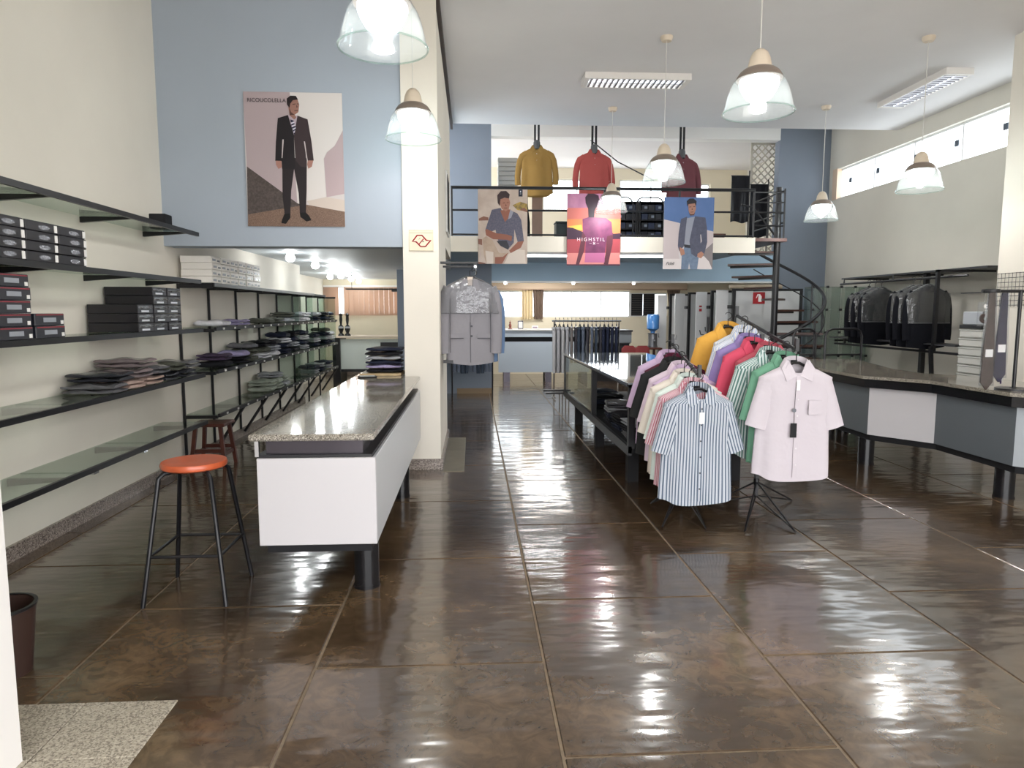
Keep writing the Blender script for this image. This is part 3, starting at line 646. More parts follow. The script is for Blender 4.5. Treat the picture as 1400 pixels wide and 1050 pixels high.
o, H = poster('suit_poster', 'large poster of a man in a dark suit on the blue grey wall', -2.11, -1.205, 2.355, 3.58, 6.745, [(20, 30), (750, 45), (783, 1025), (72, 1015)], [
    ('printed_background', PR('mauve_wall', 'b3a3a6'), [[(20, 30), (365, 38), (430, 850), (57, 580)]]),
    ('printed_background', PR('bright_wall', 'dcd6d3'), [[(365, 38), (750, 45), (760, 330), (700, 430), (640, 480), (620, 530), (640, 805), (500, 835), (430, 850)]]),
    ('printed_background', PR('mauve_shade', 'b8a5a8'), [[(762, 320), (700, 435), (645, 480), (622, 525), (645, 808), (783, 785)]]),
    ('printed_ground', PR('dark_asphalt', '5f5552', '4a4240', 60), [[(57, 580), (430, 850), (520, 890), (783, 915), (783, 1025), (72, 1015)]]),
    ('printed_ground', PR('brown_gravel', '8f7667', '6b564b', 120), [[(500, 862), (783, 915), (783, 1025), (72, 1015), (70, 930), (250, 900)]]),
    ('printed_ground', PR('pale_ground', 'cfc2b8'), [[(500, 835), (645, 808), (783, 830), (783, 915), (520, 865)]]),
    ('printed_trousers', PR('suit_dark', '2b2528'), [[(316, 520), (497, 520), (498, 760), (494, 925), (450, 920), (440, 780), (404, 600), (385, 760), (380, 925), (338, 930), (322, 800)]]),
    ('printed_jacket', PR('suit_black', '231f23'), [[(280, 228), (355, 205), (400, 350), (412, 600), (316, 600), (312, 545), (265, 540), (268, 400)]]),
    ('printed_jacket', PR('suit_brown', '3d3235'), [[(425, 210), (500, 238), (530, 400), (548, 540), (505, 545), (480, 400), (497, 590), (455, 585), (415, 540), (400, 355)]]),
    ('printed_gap', PR('gap_pale', 'c9bfbf'), [[(316, 385), (326, 385), (318, 520), (312, 520)], [(474, 400), (482, 400), (503, 535), (496, 535)]]),
    ('printed_shirt', PR('shirt_lilac', 'b9a9b4'), [[(355, 205), (425, 210), (402, 350)]]),
    ('printed_tie', PR('tie_navy', '2c2b44'), [[(372, 238), (396, 246), (414, 300), (403, 355), (382, 290)]]),
    ('printed_tie', PR('tie_stripe', 'd5d0dc'), [[(376, 262), (402, 254), (404, 264), (379, 274)], [(382, 284), (409, 274), (411, 284), (385, 296)], [(390, 306), (414, 296), (412, 306), (394, 318)], [(396, 328), (410, 318), (406, 334), (399, 340)]]),
    ('printed_shoes', PR('shoe_black', '171416'), [[(338, 928), (380, 925), (382, 955), (350, 1000), (316, 995), (320, 970)], [(450, 920), (494, 918), (520, 945), (535, 975), (500, 985), (455, 950)]]),
    ('printed_hands', PR('skin_a', 'a87c70'), [[(270, 540), (310, 542), (315, 590), (290, 600), (272, 570)], [(505, 540), (545, 540), (535, 585), (510, 600), (500, 570)]]),
    ('printed_face', PR('skin_b', '9c7468'), [[(365, 95), (425, 92), (438, 130), (432, 185), (405, 205), (418, 225), (402, 240), (368, 210), (358, 150)]]),
    ('printed_features', PR('skin_dark', '5e423c'), [[(388, 125), (412, 122), (412, 128), (388, 132)], [(420, 122), (434, 122), (434, 127), (420, 128)], [(418, 130), (428, 150), (416, 152)], [(402, 172), (430, 170), (428, 176), (404, 178)], [(365, 150), (378, 185), (405, 205), (368, 208)]]),
    ('printed_hair', PR('hair_dark', '241d1f'), [[(345, 85), (372, 64), (412, 66), (428, 92), (390, 98), (372, 122), (366, 155), (348, 130)]]),
], PR('poster_paper', 'cfc8c6'))
obj('lettering', text_mesh('RICOUCOLELLA', .049, PR('lettering_dark', '2a2629'), .0003, 1.0), o, (-2.075, 6.738, 3.487), (R(90), 0, 0))
o, H = poster('beach_poster', 'poster of a seated man in a grey striped shirt at a beach', .09, .825, 2.26, 3.35, 10.42, [(60, 70), (695, 85), (680, 975), (60, 950)], [
    ('printed_background', PR('sand_pale', 'd3c3b8', 'c2afa3', 6), [[(60, 70), (695, 85), (680, 975), (60, 950)]]),
    ('printed_background', PR('ochre_bush', 'c4a34f', '7d6a45', 20), [[(500, 270), (600, 230), (690, 260), (690, 350), (560, 330)]]),
    ('printed_background', PR('rock_brown', '8a5f50'), [[(70, 420), (130, 395), (190, 410), (190, 445), (70, 445)], [(590, 330), (650, 300), (690, 340), (690, 360)], [(60, 660), (110, 665), (110, 735), (60, 720)], [(60, 925), (150, 945), (150, 965), (60, 955)]]),
    ('printed_trousers', PR('trouser_beige', 'c9b29f', 'b39c8a', 8), [[(115, 660), (160, 630), (240, 680), (320, 830), (440, 840), (330, 965), (160, 960), (130, 850)]]),
    ('printed_trousers', PR('trouser_pale', 'ddd0c6'), [[(440, 850), (560, 800), (650, 810), (660, 970), (380, 970), (410, 920)], [(150, 800), (250, 820), (250, 960), (165, 960)]]),
    ('printed_shirt', PR('shirt_stripe_grey', '6b6878', '57566a', 45), [[(235, 320), (345, 300), (400, 400), (470, 330), (560, 370), (610, 450), (640, 700), (560, 715), (520, 560), (510, 720), (440, 790), (330, 720), (300, 660), (280, 560), (160, 600), (150, 560)]]),
    ('printed_collar', PR('collar_grey', '9a9bab'), [[(465, 320), (510, 350), (480, 420), (440, 440)]]),
    ('printed_arms', PR('skin_c', '97604f'), [[(150, 560), (165, 545), (290, 600), (430, 620), (490, 640), (480, 700), (420, 680), (250, 670), (160, 620)], [(560, 710), (640, 700), (600, 780), (470, 840), (450, 810)], [(340, 330), (470, 320), (440, 430), (400, 470), (370, 400)], [(270, 880), (370, 880), (440, 830), (360, 960), (270, 960)]]),
    ('printed_face', PR('skin_d', 'ad7a68'), [[(330, 190), (450, 180), (470, 240), (450, 320), (410, 345), (360, 310), (335, 250)]]),
    ('printed_features', PR('skin_e', '6d4438'), [[(375, 240), (405, 236), (405, 244), (375, 248)], [(425, 236), (450, 234), (450, 242), (425, 244)], [(412, 250), (424, 280), (408, 282)], [(390, 300), (435, 298), (430, 306), (394, 308)]]),
    ('printed_hair', PR('hair_b', '3a2a2c'), [[(305, 150), (350, 100), (420, 98), (465, 140), (455, 190), (400, 180), (345, 195), (335, 280), (310, 240)]]),
    ('printed_cap', PR('cap_dark', '35363f'), [[(290, 690), (420, 690), (450, 760), (440, 800), (340, 750)]]),
    ('printed_badge', PR('badge_navy', '232a3c'), [[(580, 84), (632, 85), (630, 170), (578, 168)]]),
], PR('poster_paper2', 'd8d2cc'))
m = MB(); 
for a in ([(598, 100), (612, 100), (612, 120), (598, 120)], [(596, 135), (614, 135), (614, 140), (596, 140)]):
    q = [H(p) for p in a]; m.add([(x, 10.413, z) for x, z in q], [(0, 1, 2, 3)])
m.build('badge_mark', PR('badge_white', 'd9dde4'), o)
o, H = poster('sunset_poster', 'poster of a dark figure in a purple shirt against a sunset', 1.42, 2.23, 2.24, 3.30, 10.42, [(65, 80), (725, 90), (720, 995), (50, 990)], [
    ('printed_sky', PR('sky_mauve', 'a8718c', '94617d', 6), [[(65, 80), (725, 90), (724, 260), (62, 260)]]),
    ('printed_sky', PR('sky_coral', 'b9665f'), [[(62, 260), (724, 260), (723, 400), (60, 400)]]),
    ('printed_sky', PR('sky_orange', 'c97a4c'), [[(60, 400), (723, 400), (722, 590), (60, 540)]]),
    ('printed_sky', PR('sky_glow', 'd9b04f'), [[(70, 490), (240, 470), (250, 540), (150, 535)]]),
    ('printed_ground', PR('horizon_dark', '3b2438'), [[(58, 505), (130, 510), (250, 560), (250, 655), (56, 655)], [(610, 590), (722, 580), (721, 655), (610, 655)]]),
    ('printed_ground', PR('rose_red', 'a4464f'), [[(56, 655), (721, 655), (720, 830), (54, 830)]]),
    ('printed_ground', PR('salmon', 'd68783'), [[(54, 830), (720, 830), (720, 975), (51, 975)]]),
    ('printed_arms', PR('arm_dark', '5a2c3a'), [[(250, 560), (300, 560), (270, 800), (205, 980), (165, 975), (205, 800)], [(550, 560), (630, 580), (625, 720), (570, 980), (515, 975), (545, 800)]]),
    ('printed_shirt', PR('shirt_purple', '7a3a5f', '5d2a4c', 7), [[(250, 400), (330, 375), (540, 390), (610, 440), (625, 600), (555, 620), (530, 830), (285, 830), (290, 620), (255, 560)]]),
    ('printed_shirt', PR('shirt_pink', 'b3658f'), [[(285, 830), (530, 830), (525, 955), (275, 950)]]),
    ('printed_head', PR('silhouette', '2a1622'), [[(285, 130), (320, 85), (390, 75), (450, 110), (455, 160), (430, 230), (400, 300), (395, 380), (325, 380), (320, 270), (290, 200)]]),
    ('printed_edge', PR('edge_plum', '4a2a3e'), [[(51, 975), (720, 978), (720, 995), (50, 990)]]),
], PR('poster_paper3', 'b36a6a'))
q = H((178, 678)); obj('lettering', text_mesh('HIGHSTIL', .074, PR('lettering_pale', 'dcc3cd'), .0003, 1.42), o, (q[0], 10.409, q[1]), (R(90), 0, 0))
m = MB()
for a in ([(335, 706), (365, 706), (365, 709), (335, 709)], [(425, 706), (455, 706), (455, 709), (425, 709)], [(378, 698), (386, 694), (410, 720), (402, 724)], [(402, 694), (410, 698), (386, 724), (378, 720)]):
    qq = [H(p) for p in a]; m.add([(x, 10.409, z) for x, z in qq], [(0, 1, 2, 3)])
m.build('lettering_mark', PR('lettering_pale', 'dcc3cd'), o)
o, H = poster('blazer_poster', 'poster of a man in a grey blazer against blue sky', 2.89, 3.655, 2.19, 3.26, 10.42, [(70, 125), (640, 125), (632, 975), (58, 975)], [
    ('printed_sky', PR('sky_blue', '5d77a8', '5570a0', 4), [[(70, 125), (640, 125), (636, 525), (66, 385)]]),
    ('printed_wall', PR('wall_pinkgrey', 'c3b6b8'), [[(68, 385), (240, 425), (240, 800), (270, 975), (58, 975)], [(560, 510), (636, 525), (635, 655), (550, 730)]]),
    ('printed_wall', PR('wall_taupe', '857d7f'), [[(635, 655), (560, 725), (480, 790), (480, 975), (632, 975)]]),
    ('printed_wall', PR('wall_pale', 'd9d0d0'), [[(530, 815), (590, 880), (630, 975), (450, 975), (460, 850)], [(58, 850), (270, 850), (270, 975), (58, 975)]]),
    ('printed_trousers', PR('jeans_blue', '73849c', '66778f', 25), [[(300, 715), (380, 710), (470, 840), (455, 975), (375, 975), (360, 900), (350, 975), (268, 975), (275, 800)]]),
    ('printed_shirt', PR('shirt_grey', '9295a3'), [[(325, 370), (420, 350), (380, 690), (300, 680)]]),
    ('printed_belt', PR('belt_dark', '2f3038'), [[(300, 678), (378, 688), (372, 722), (302, 715)]]),
    ('printed_blazer', PR('blazer_grey', '56586b', '4c4e60', 30), [[(260, 380), (330, 350), (315, 500), (300, 700), (245, 760), (228, 700), (235, 550)], [(420, 345), (540, 360), (560, 480), (566, 650), (535, 790), (490, 780), (440, 830), (385, 790), (360, 640), (400, 430)]]),
    ('printed_gap', PR('gap_grey', 'b7adb0'), [[(484, 560), (494, 560), (505, 640), (490, 665)]]),
    ('printed_hands', PR('skin_f', 'b07f6b'), [[(250, 710), (300, 740), (310, 795), (265, 815), (250, 760)], [(455, 790), (500, 760), (530, 790), (500, 845), (455, 830)]]),
    ('printed_face', PR('skin_g', 'a67a6a'), [[(340, 200), (420, 190), (430, 260), (405, 335), (365, 335), (345, 280)]]),
    ('printed_features', PR('skin_h', '5a4038'), [[(352, 235), (376, 232), (376, 240), (352, 243)], [(396, 230), (420, 228), (420, 236), (396, 238)], [(383, 245), (393, 270), (380, 272)], [(366, 295), (402, 292), (400, 300), (368, 302)], [(348, 300), (365, 320), (405, 320), (420, 295), (410, 335), (365, 340)]]),
    ('printed_hair', PR('hair_c', '2d2a30'), [[(322, 170), (355, 140), (400, 138), (435, 170), (430, 230), (415, 195), (345, 205), (332, 235)]]),
], PR('poster_paper4', 'cbc6c9'))
q = H((88, 925)); obj('lettering', text_mesh('Fideli', .068, PR('lettering_dark', '2a2629'), .0003, .9, .35), o, (q[0], 10.412, q[1]), (R(90), 0, 0))
# ---- emblem plaque on the pillar
o = MB().bevbox(-.60, -.372, 6.708, 6.718, 2.13, 2.325, .002).build('emblem_plaque', P('plaque_cream', 'e2d6bd', .5)); tag(o, 'cream plaque with a red angular emblem on the pillar', 'plaque')
HP = homog([(215, 255), (1000, 265), (1000, 905), (215, 895)], [(-.60, 2.325), (-.372, 2.325), (-.372, 2.13), (-.60, 2.13)])
M_RED = PR('emblem_red', 'a82c36')
def em(pts, r, closed=True, name='emblem', mat=M_RED):
    MB().tube([(HP(p)[0], 6.7065, HP(p)[1]) for p in pts], r, 4, closed).build(name, mat, o)
em([(325, 610), (480, 420), (640, 420), (780, 575), (925, 575), (750, 765), (590, 765), (450, 620)], .0065)
em([(690, 530), (545, 690)], .0050, False)
em([(530, 550), (580, 500)], .0025, False, 'emblem_detail', PR('emblem_sage', '9aa889')); em([(650, 620), (700, 620)], .0035, False, 'emblem_detail', PR('emblem_dark', '3a3838'))
em([(230, 340), (990, 345)], .0012, False, 'plaque_line', PR('plaque_grey', '8d8672')); em([(215, 262), (1000, 268)], .0012, False, 'plaque_line', PR('plaque_grey', '8d8672')); em([(215, 890), (1000, 900)], .0012, False, 'plaque_line', PR('plaque_grey', '8d8672'))

# ================================================================== MEZZANINE
t = thing('mezzanine_railing', 'black tube railing along the mezzanine edge behind the posters', 'railing', (2.0, 10.52, 2.66))
for z, r in ((.73, .024), (.40, .015), (.04, .014)):
    MB().tube([(-2.31, 0, z), (2.32, 0, z)], r, 8).build('rail', M_BLACK, t, True)
for x in (-2.30, -1.2, 0.0, 1.15, 2.31): MB().tube([(x, 0, 0), (x, 0, .73)], .016, 8).build('post', M_BLACK, t, True)
for i, (x0, nm) in enumerate(((2.78, 'left'), (3.35, 'right'))): pass
def ring_ell(cx, cy, z, w, d, n, pw=.75, fold=0, ph=0, k=5, zf=None):
    r = []
    for i in range(n):
        a = 2 * PI * i / n + PI / 2; c, s_ = math.cos(a), math.sin(a); g = 1 + fold * math.sin(k * a + ph)
        x = cx + math.copysign(abs(c) ** pw, c) * w * (1 + (g - 1) * .25); y = cy + math.copysign(abs(s_) ** pw, s_) * d * g
        r.append((x, y, z + (zf(c, s_) if zf else 0)))
    return r
def sleeve(path, r0, r1, dy, n=14, cuff=0):
    """flattened sleeve along a path in the garment plane"""
    rings = []
    for i, p in enumerate(path):
        a = Vector(path[max(i - 1, 0)]); b = Vector(path[min(i + 1, len(path) - 1)]); d = (b - a); d.y = 0; d.normalize()
        side = Vector((d.z, 0, -d.x)); u = i / (len(path) - 1); rr = r0 + (r1 - r0) * min(1, u * 1.6); dd = dy * (1 - .15 * u)
        rings.append([tuple(Vector(p) + side * rr * math.cos(q) + Vector((0, 1, 0)) * dd * math.sin(q) * (1 + .15 * math.sin(3 * q + 5 * u))) for q in [2 * PI * k / n for k in range(n)]])
    return rings
M_HANG = P('hanger_black', '191719', .35); M_BUT = P('button_dark', '3b3d44', .4); M_BUTW = P('button_white', 'd8d4d6', .4)
def hanger(t, w, z0, col=M_HANG, y=0):
    m = MB(); m.tube([(-w, y, z0 - .095), (-w * .55, y, z0 - .045), (-.02, y, z0 + .0), (.02, y, z0 + .0), (w * .55, y, z0 - .045), (w, y, z0 - .095)], [.008, .010, .010, .010, .010, .008], 8)
    m.tube([(0, y, z0)] + [(.0 + .028 * math.sin(a), y, z0 + .09 - .028 * math.cos(a)) for a in [PI * (-.0 + k / 7 * 1.35) for k in range(0, 8)]], .0035, 6)
    return m.build('hanger', col, t, True)
def shirt(name, label, loc, rz, mat, group, mat2=None, n=36, L=.80, W=.235, long=False, tagged=False, buttons=True, collar=True, hang=True, cat='shirt', seed=0, tagcol=None, D=.058, sl=1.0):
    """short or long sleeved shirt on a hanger; origin at the collar, front towards -Y"""
    rnd = random.Random(seed); ph = rnd.uniform(0, 6); m2 = mat2 or mat
    t = thing(name, label, cat, loc, rz, group)
    prof = [(-.015, .070, .050), (-.030, .098, .052), (-.052, .150, .055), (-.080, .205, .056), (-.105, W - .008, .058), (-.16, W - .006, .058), (-.22, W - .008, .060), (-.32, W - .012, D), (-.42, W - .010, D), (-.52, W - .004, D), (-.62, W, D), (-.72, W + .004, D), (-L, W + .006, D)]
    rings = []
    for i, (z, w_, d_) in enumerate(prof):
        u = i / (len(prof) - 1); last = i >= len(prof) - 2
        zf = (lambda c, s: .05 * abs(c) ** 2.2) if i == len(prof) - 1 else (lambda c, s: .02 * abs(c) ** 2) if i == len(prof) - 2 else (lambda c, s, q=(.075, .05, .02)[min(i, 2)]: -q * max(0, -s) ** 2) if i < 3 else None
        rings.append(ring_ell(0, 0, z, w_, d_, n, .78, .26 * u if i > 4 else 0, ph, 5, zf))
    MB().loft(rings, False).build('body', mat, t, True)
    for s in (-1, 1):
        if long: path = [(s * .17, 0, -.13), (s * (W - .02), 0, -.17), (s * (W + .02), 0, -.25), (s * (W + .05), .0, -.38), (s * (W + .065), -.01, -.52), (s * (W + .06), -.015, -.66)]; r0, r1, dy = .070, .052, .045
        else: path = [(s * (W - .088 + .095 * sl * k / 5), -.012 * k / 5, -.125 - .335 * k / 5) for k in range(6)]; r0, r1, dy = .078, .080, .046
        MB().loft(sleeve(path, r0, r1, dy), False).build('sleeve', m2, t, True)
    if collar:
        # stand behind the neck and two turned down points
        st = MB(); a0 = [PI * (-.22 + 1.44 * k / 14) for k in range(15)]
        st.loft([[(.074 * math.cos(a), .052 * math.sin(a), -.030 + .018 * math.sin(a)) for a in a0], [(.072 * math.cos(a), .050 * math.sin(a), .022 + .020 * math.sin(a)) for a in a0], [(.084 * math.cos(a), .062 * math.sin(a), .016 + .020 * math.sin(a)) for a in a0], [(.112 * math.cos(a), .076 * math.sin(a), -.034 + .012 * math.sin(a)) for a in a0]], False, False)
        for s in (-1, 1):
            st.sheet([(s * .010, -.088), (s * .030, -.050), (s * .062, .010), (s * .080, .014), (s * .110, -.040), (s * .092, -.128)], -.074, -.068) if False else None
            v = [(s * .012, -.058, -.092), (s * .058, -.034, .004), (s * .078, -.030, .018), (s * .114, -.040, -.040), (s * .088, -.074, -.128)]
            w = [(x, y + .006, z) for x, y, z in v]
            st.add(v + w, [(0, 1, 2, 3, 4), (9, 8, 7, 6, 5)] + [(i, (i + 1) % 5, 5 + (i + 1) % 5, 5 + i) for i in range(5)])
        st.build('collar', m2, t, True)
        MB().box(-.022, .022, .036, .040, -.012, .012).build('neck_label', M_BLACKM, t)
    pl = MB(); zs = [-.095, -.12, -.18, -.3, -.45, -.6, L * -.96]
    def dfront(z): return np.interp(-z, [.015, .052, .115, .22, .32, .8], [.050, .055, .058, .060, D, D * 1.03])
    pl.loft([[(-.016, -dfront(z) - .003, z), (.016, -dfront(z) - .003, z), (.016, -dfront(z) + .012, z), (-.016, -dfront(z) + .012, z)] for z in zs]); pl.build('placket', mat, t)
    if buttons:
        for k in range(6):
            z = -.14 - k * .115; MB().lathe([(.0, 0), (.006, 0), (.006, .003), (0, .003)], 8).build('button', M_BUT if buttons == 2 else M_BUTW, t, False, (0, -dfront(z) - .006, z), (R(90), 0, 0))
    if tagged == 1:
        MB().box(-.018, .018, -.070, -.067, -.245, -.165).build('price_tag', M_PAPER, t); MB().tube([(.0, -.062, -.09), (0, -.068, -.165)], .0012, 4).build('tag_string', M_PAPER, t)
    if tagged == 2:
        MB().tube([(-.015, -.062, -.13), (-.028, -.068, -.34), (-.025, -.07, -.42)], .0015, 4).build('tag_string', M_BLACK, t)
        MB().box(-.048, -.006, -.075, -.071, -.52, -.42).build('swing_tag', M_BLACKM, t); MB().lathe([(0, 0), (.014, 0), (.014, .003), (0, .003)], 14).build('tag_disc', P('tag_grey', '5d5f66', .3), t, False, (-.026, -.068, -.33), (R(90), 0, 0))
        MB().box(.02 - .035, .02 - .012, -.067, -.064, -.19, -.12).build('price_tag', M_PAPER, t)
        pk = MB().box(.075, .165, -.066, -.058, -.36, -.26).build('pocket', mat, t)
    if hang: hanger(t, .19, -.005)
    return t
def fab(n, c, **k): return P('fabric_' + n, c, .85, spec=.15, bump=(6, .7), coord='obj')
F_MUST = fab('mustard', '9a7a45'); F_COR = fab('coral', 'b75a56'); F_MAR = fab('maroon', '70444a')
for i, (x, z, f, nm) in enumerate([(1.14, 4.42, F_MUST, 'mustard yellow'), (2.15, 4.36, F_COR, 'coral red'), (3.72, 4.30, F_MAR, 'maroon')]):
    t = shirt('display_shirt', '%s long sleeved shirt hanging under the mezzanine lintel' % nm, (x, 12.35, z), R((-6, 4, 10)[i]), f, 'display shirts above the mezzanine railing', long=True, W=.27, L=.86, hang=False, seed=i + 40, buttons=True, D=.10)
    # grey torso form showing at the neck and its hanging straps
    MB().lathe([(.062, -.05), (.06, .03), (.058, .07), (.04, .10), (0, .11)], 16).build('torso_form', P('form_grey', '56585b', .6), t, True)
    for s in (-.05, .015): MB().box(s, s + .035, -.01, .01, .05, 4.999 - z).build('hanging_strap', M_BLACK, t)
# stack of ribbed white cartons, black panels and store cupboard on the mezzanine
t = thing('paper_stack', 'tall stack of ribbed off-white sheets at the blue pier upstairs', 'stack', (.68, 13.5, 2.66))
MB().box(-.2, .22, -.16, .16, 0, 1.02).build('cupboard_base', M_BLACKM, t)
for k in range(9): MB().bevbox(-.19 + .006 * (k % 2), .19 + .006 * (k % 2), -.15, .15, 1.02 + k * .085, 1.10 + k * .085, .012).build('sheet_pack', P('offwhite_pack', 'b9b7b1', .6), t)
t = thing('wall_boards', 'brown board leaning behind the railing beside the beach poster', 'board', (1.17, 12.6, 2.66))
MB().box(-.09, .10, -.01, .01, 0, 1.02).build('board', P('brown_board', '8d7363', .6, noise=(5, .15)), t)
t = thing('folded_parasol', 'narrow black folded stand behind the railing at the beach poster', 'stand', (1.0, 12.72, 2.66))
MB().lathe([(.08, 0), (.08, .03), (.03, .06), (.06, .15), (.055, .5), (.015, .8), (.012, 1.0)], 16).build('cover', M_BLACKM, t, True)
t = thing('storage_box', 'dark green storage box behind the railing beside the sunset poster', 'box', (1.66, 12.6, 2.66))
MB().bevbox(-.16, .16, -.15, .15, 0, .46, .01).build('body', P('dark_green_box', '2c3333', .6), t); MB().bevbox(-.17, .17, -.16, .16, .46, .49, .006).build('lid', P('dark_green_box', '2c3333', .6), t)
def black_shelf(x0, x1, label, shoe):
    t = thing('stock_shelf', label, 'shelf', ((x0 + x1) / 2, 12.2, 2.66)); W = (x1 - x0) / 2
    MB().box(-W, W, .12, .14, 0, .80).build('back', M_BLACKM, t)
    for s in (-1, 1): MB().box(s * W - .012, s * W + .012, -.14, .14, 0, .80).build('side', M_BLACK, t)
    for k in range(6): MB().box(-W, W, -.14, .12, k * .155, k * .155 + .014).build('shelf', M_BLACK, t)
    for k in range(5):
        for j in range(3):
            x = -W + .03 + j * (2 * W - .05) / 3; sb = MB().bevbox(x, x + (2 * W - .05) / 3 - .01, -.12, .08, k * .155 + .015, k * .155 + .12, .006).build('stock_box', M_CARD2 if (j + k) % 3 else P('stock_blue', '2b3550', .5), t)
            if (k + j) % 2 == 0: MB().box(x + .05, x + .10, -.124, -.12, k * .155 + .05, k * .155 + .09).build('label', P('stock_label', '8d95a5', .5), sb)
    return t
black_shelf(2.30, 2.88, 'black stock shelf of boxes right of the sunset poster', 1)
black_shelf(2.92, 3.34, 'black stock shelf of boxes partly behind the blazer poster', 1)
for i, (x, nm) in enumerate(((2.42, 'left'), (2.95, 'right'))):
    o = MB().tube([(-.24, 0, 0), (-.24, 0, .72), (-.20, 0, .80), (-.14, 0, .83), (.14, 0, .83), (.20, 0, .80), (.24, 0, .72), (.24, 0, 0)], .012, 8).build('tube_hoop', M_BLACK, None, True, (x + .1, 11.9, 2.66)); tag(o, '%s thin black tube hoop in front of the stock shelves upstairs' % nm, 'rack', 'tube hoops upstairs')
t = thing('desk', 'dark red desk behind the railing right of the blazer poster', 'desk', (4.55, 13.6, 2.66))
MB().bevbox(-.4, .4, -.2, .2, .36, .40, .006).build('top', M_WOOD, t); MB().box(-.38, .38, -.18, -.15, 0, .36).build('front', M_WOOD, t)
for s in (-1, 1): MB().box(s * .37 - .02, s * .37 + .02, -.15, .18, 0, .36).build('side', M_WOOD, t)
o = MB().bevbox(-.09, .09, -.01, .01, 0, .24, .004).build('tablet_screen', P('pale_blue_screen', 'a8c8d8', .2), None, False, (4.42, 13.55, 3.062), (R(-12), 0, R(20))); tag(o, 'small pale blue standing card on the mezzanine desk', 'card')
MB().bevbox(-.095, .095, .01, .018, 0, .25, .003).build('back', M_WHITE, o)
for i, (x, z0, z1) in enumerate([(5.20, 3.28, 4.16), (5.58, 3.0, 4.0)]):
    t = thing('cloth_display', '%s black cloth on a pole beside the white lattice upstairs' % ('higher' if i == 0 else 'lower'), 'cloth', (x, 13.4, z0), 0, 'black cloth panels upstairs')
    rr = []
    for k in range(13):
        u = k / 12; rr.append([(-.17 + .34 * u, .012 * math.sin(9 * u) - .01, .02 * math.sin(7 * u + i)), (-.17 + .34 * u, .012 * math.sin(9 * u) - .01, z1 - z0), (-.17 + .34 * u, .012 * math.sin(9 * u) + .01, z1 - z0), (-.17 + .34 * u, .012 * math.sin(9 * u) + .01, .02 * math.sin(7 * u + i))])
    MB().loft(rr).build('cloth', CB, t); MB().tube([(.18, 0, -z0 + 2.66), (.18, 0, z1 - z0 + .1)], .012, 8).build('pole', M_BLACK, t)
    MB().tube([(-.18, 0, z1 - z0), (.19, 0, z1 - z0)], .010, 8).build('crossbar', M_BLACK, t)
t = thing('lattice_panel', 'tall white diamond lattice panel beside the blue pier upstairs', 'lattice', (5.80, 13.7, 2.66)); LW, LH = .27, 2.2
for a in (-LW, LW): MB().box(a - .02, a + .02, -.012, .012, 0, LH).build('frame', P('lattice_white', 'c9c4b8', .5), t)
for a in (0, LH): MB().box(-LW, LW, -.012, .012, max(0, a - .04), max(.04, a)).build('frame', P('lattice_white', 'c9c4b8', .5), t)
def clipline(p, d, x0, x1, z0, z1):
    ts = [-9, 9]
    for c, dd, lo, hi in ((p[0], d[0], x0, x1), (p[1], d[1], z0, z1)):
        a, b = sorted(((lo - c) / dd, (hi - c) / dd)); ts = [max(ts[0], a), min(ts[1], b)]
    return ts
for s in (-1, 1):
    for k in range(-2, 18):
        p = (0, k * .14); t0, t1 = clipline(p, (1, s), -LW, LW, .02, LH - .02)
        if t1 - t0 > .05: MB().bar((p[0] + t0, .006 * s, p[1] + s * t0), (p[0] + t1, .006 * s, p[1] + s * t1), .008, .022).build('slat', P('lattice_white', 'c9c4b8', .5), t)
o = MB().tube([(-.6, 0, .45), (0, 0, 0), (.62, -.4, -.42)], .012, 6).build('ceiling_pole', M_BLACK, None, False, (2.9, 13.9, 4.5)); tag(o, 'slanting thin black pole under the mezzanine ceiling', 'pole')

# ================================================================== SPIRAL STAIR
SX, SY = 4.73, 10.60; t = thing('spiral_stair', 'black steel spiral stair with wooden treads below the mezzanine corner', 'staircase', (SX, SY, 0))
MB().lathe([(.05, 0), (.05, 2.66), (.045, 3.45)], 20, cap=True).build('centre_pole', M_BLACK, t, True)
MB().lathe([(.11, 0), (.11, .02), (.05, .03)], 20).build('foot_plate', M_BLACK, t, True)
M_TREAD = P('tread_wood', '4b3028', .4, noise=(20, .3), coord='obj'); RR = .72; DA = 26
def sp(a, r, z): return (r * math.cos(R(a)), r * math.sin(R(a)), z)
for k in range(14):
    a = 172 - k * DA; z = 2.66 - .18 * (k + 1) + .0
    pts = [sp(a - 15, .05, 0), sp(a - 15, RR, 0), sp(a - 5, RR + .012, 0), sp(a + 5, RR + .012, 0), sp(a + 15, RR, 0), sp(a + 15, .05, 0)]
    tr = MB().prism([(p_[0], p_[1]) for p_ in pts], z - .03, z).build('tread', M_TREAD, t)
    MB().bar(sp(a, .04, z - .045), sp(a, RR - .02, z - .045), .03, .03).build('tread_bracket', M_BLACK, tr)
def zr(a): return 2.66 - .18 * ((172 - a) / DA + 1)
al = [95 - 6 * k for k in range(45)]
MB().tube([sp(a, RR, zr(a) + .60) for a in al], .024, 8).build('handrail', M_BLACK, t, True)
MB().tube([sp(a, RR, zr(a) + .30) for a in al], .009, 6).build('mid_rail', M_BLACK, t, True)
for a in (68, 16, -10, -62, -114, -166): MB().tube([sp(a, RR, zr(a) - .02), sp(a, RR, zr(a) + .60)], .013, 8).build('baluster', M_BLACK, t, True)
MB().box(-.43, .10, -.12, 1.2, 2.62, 2.67).build('landing', M_WOOD, t)
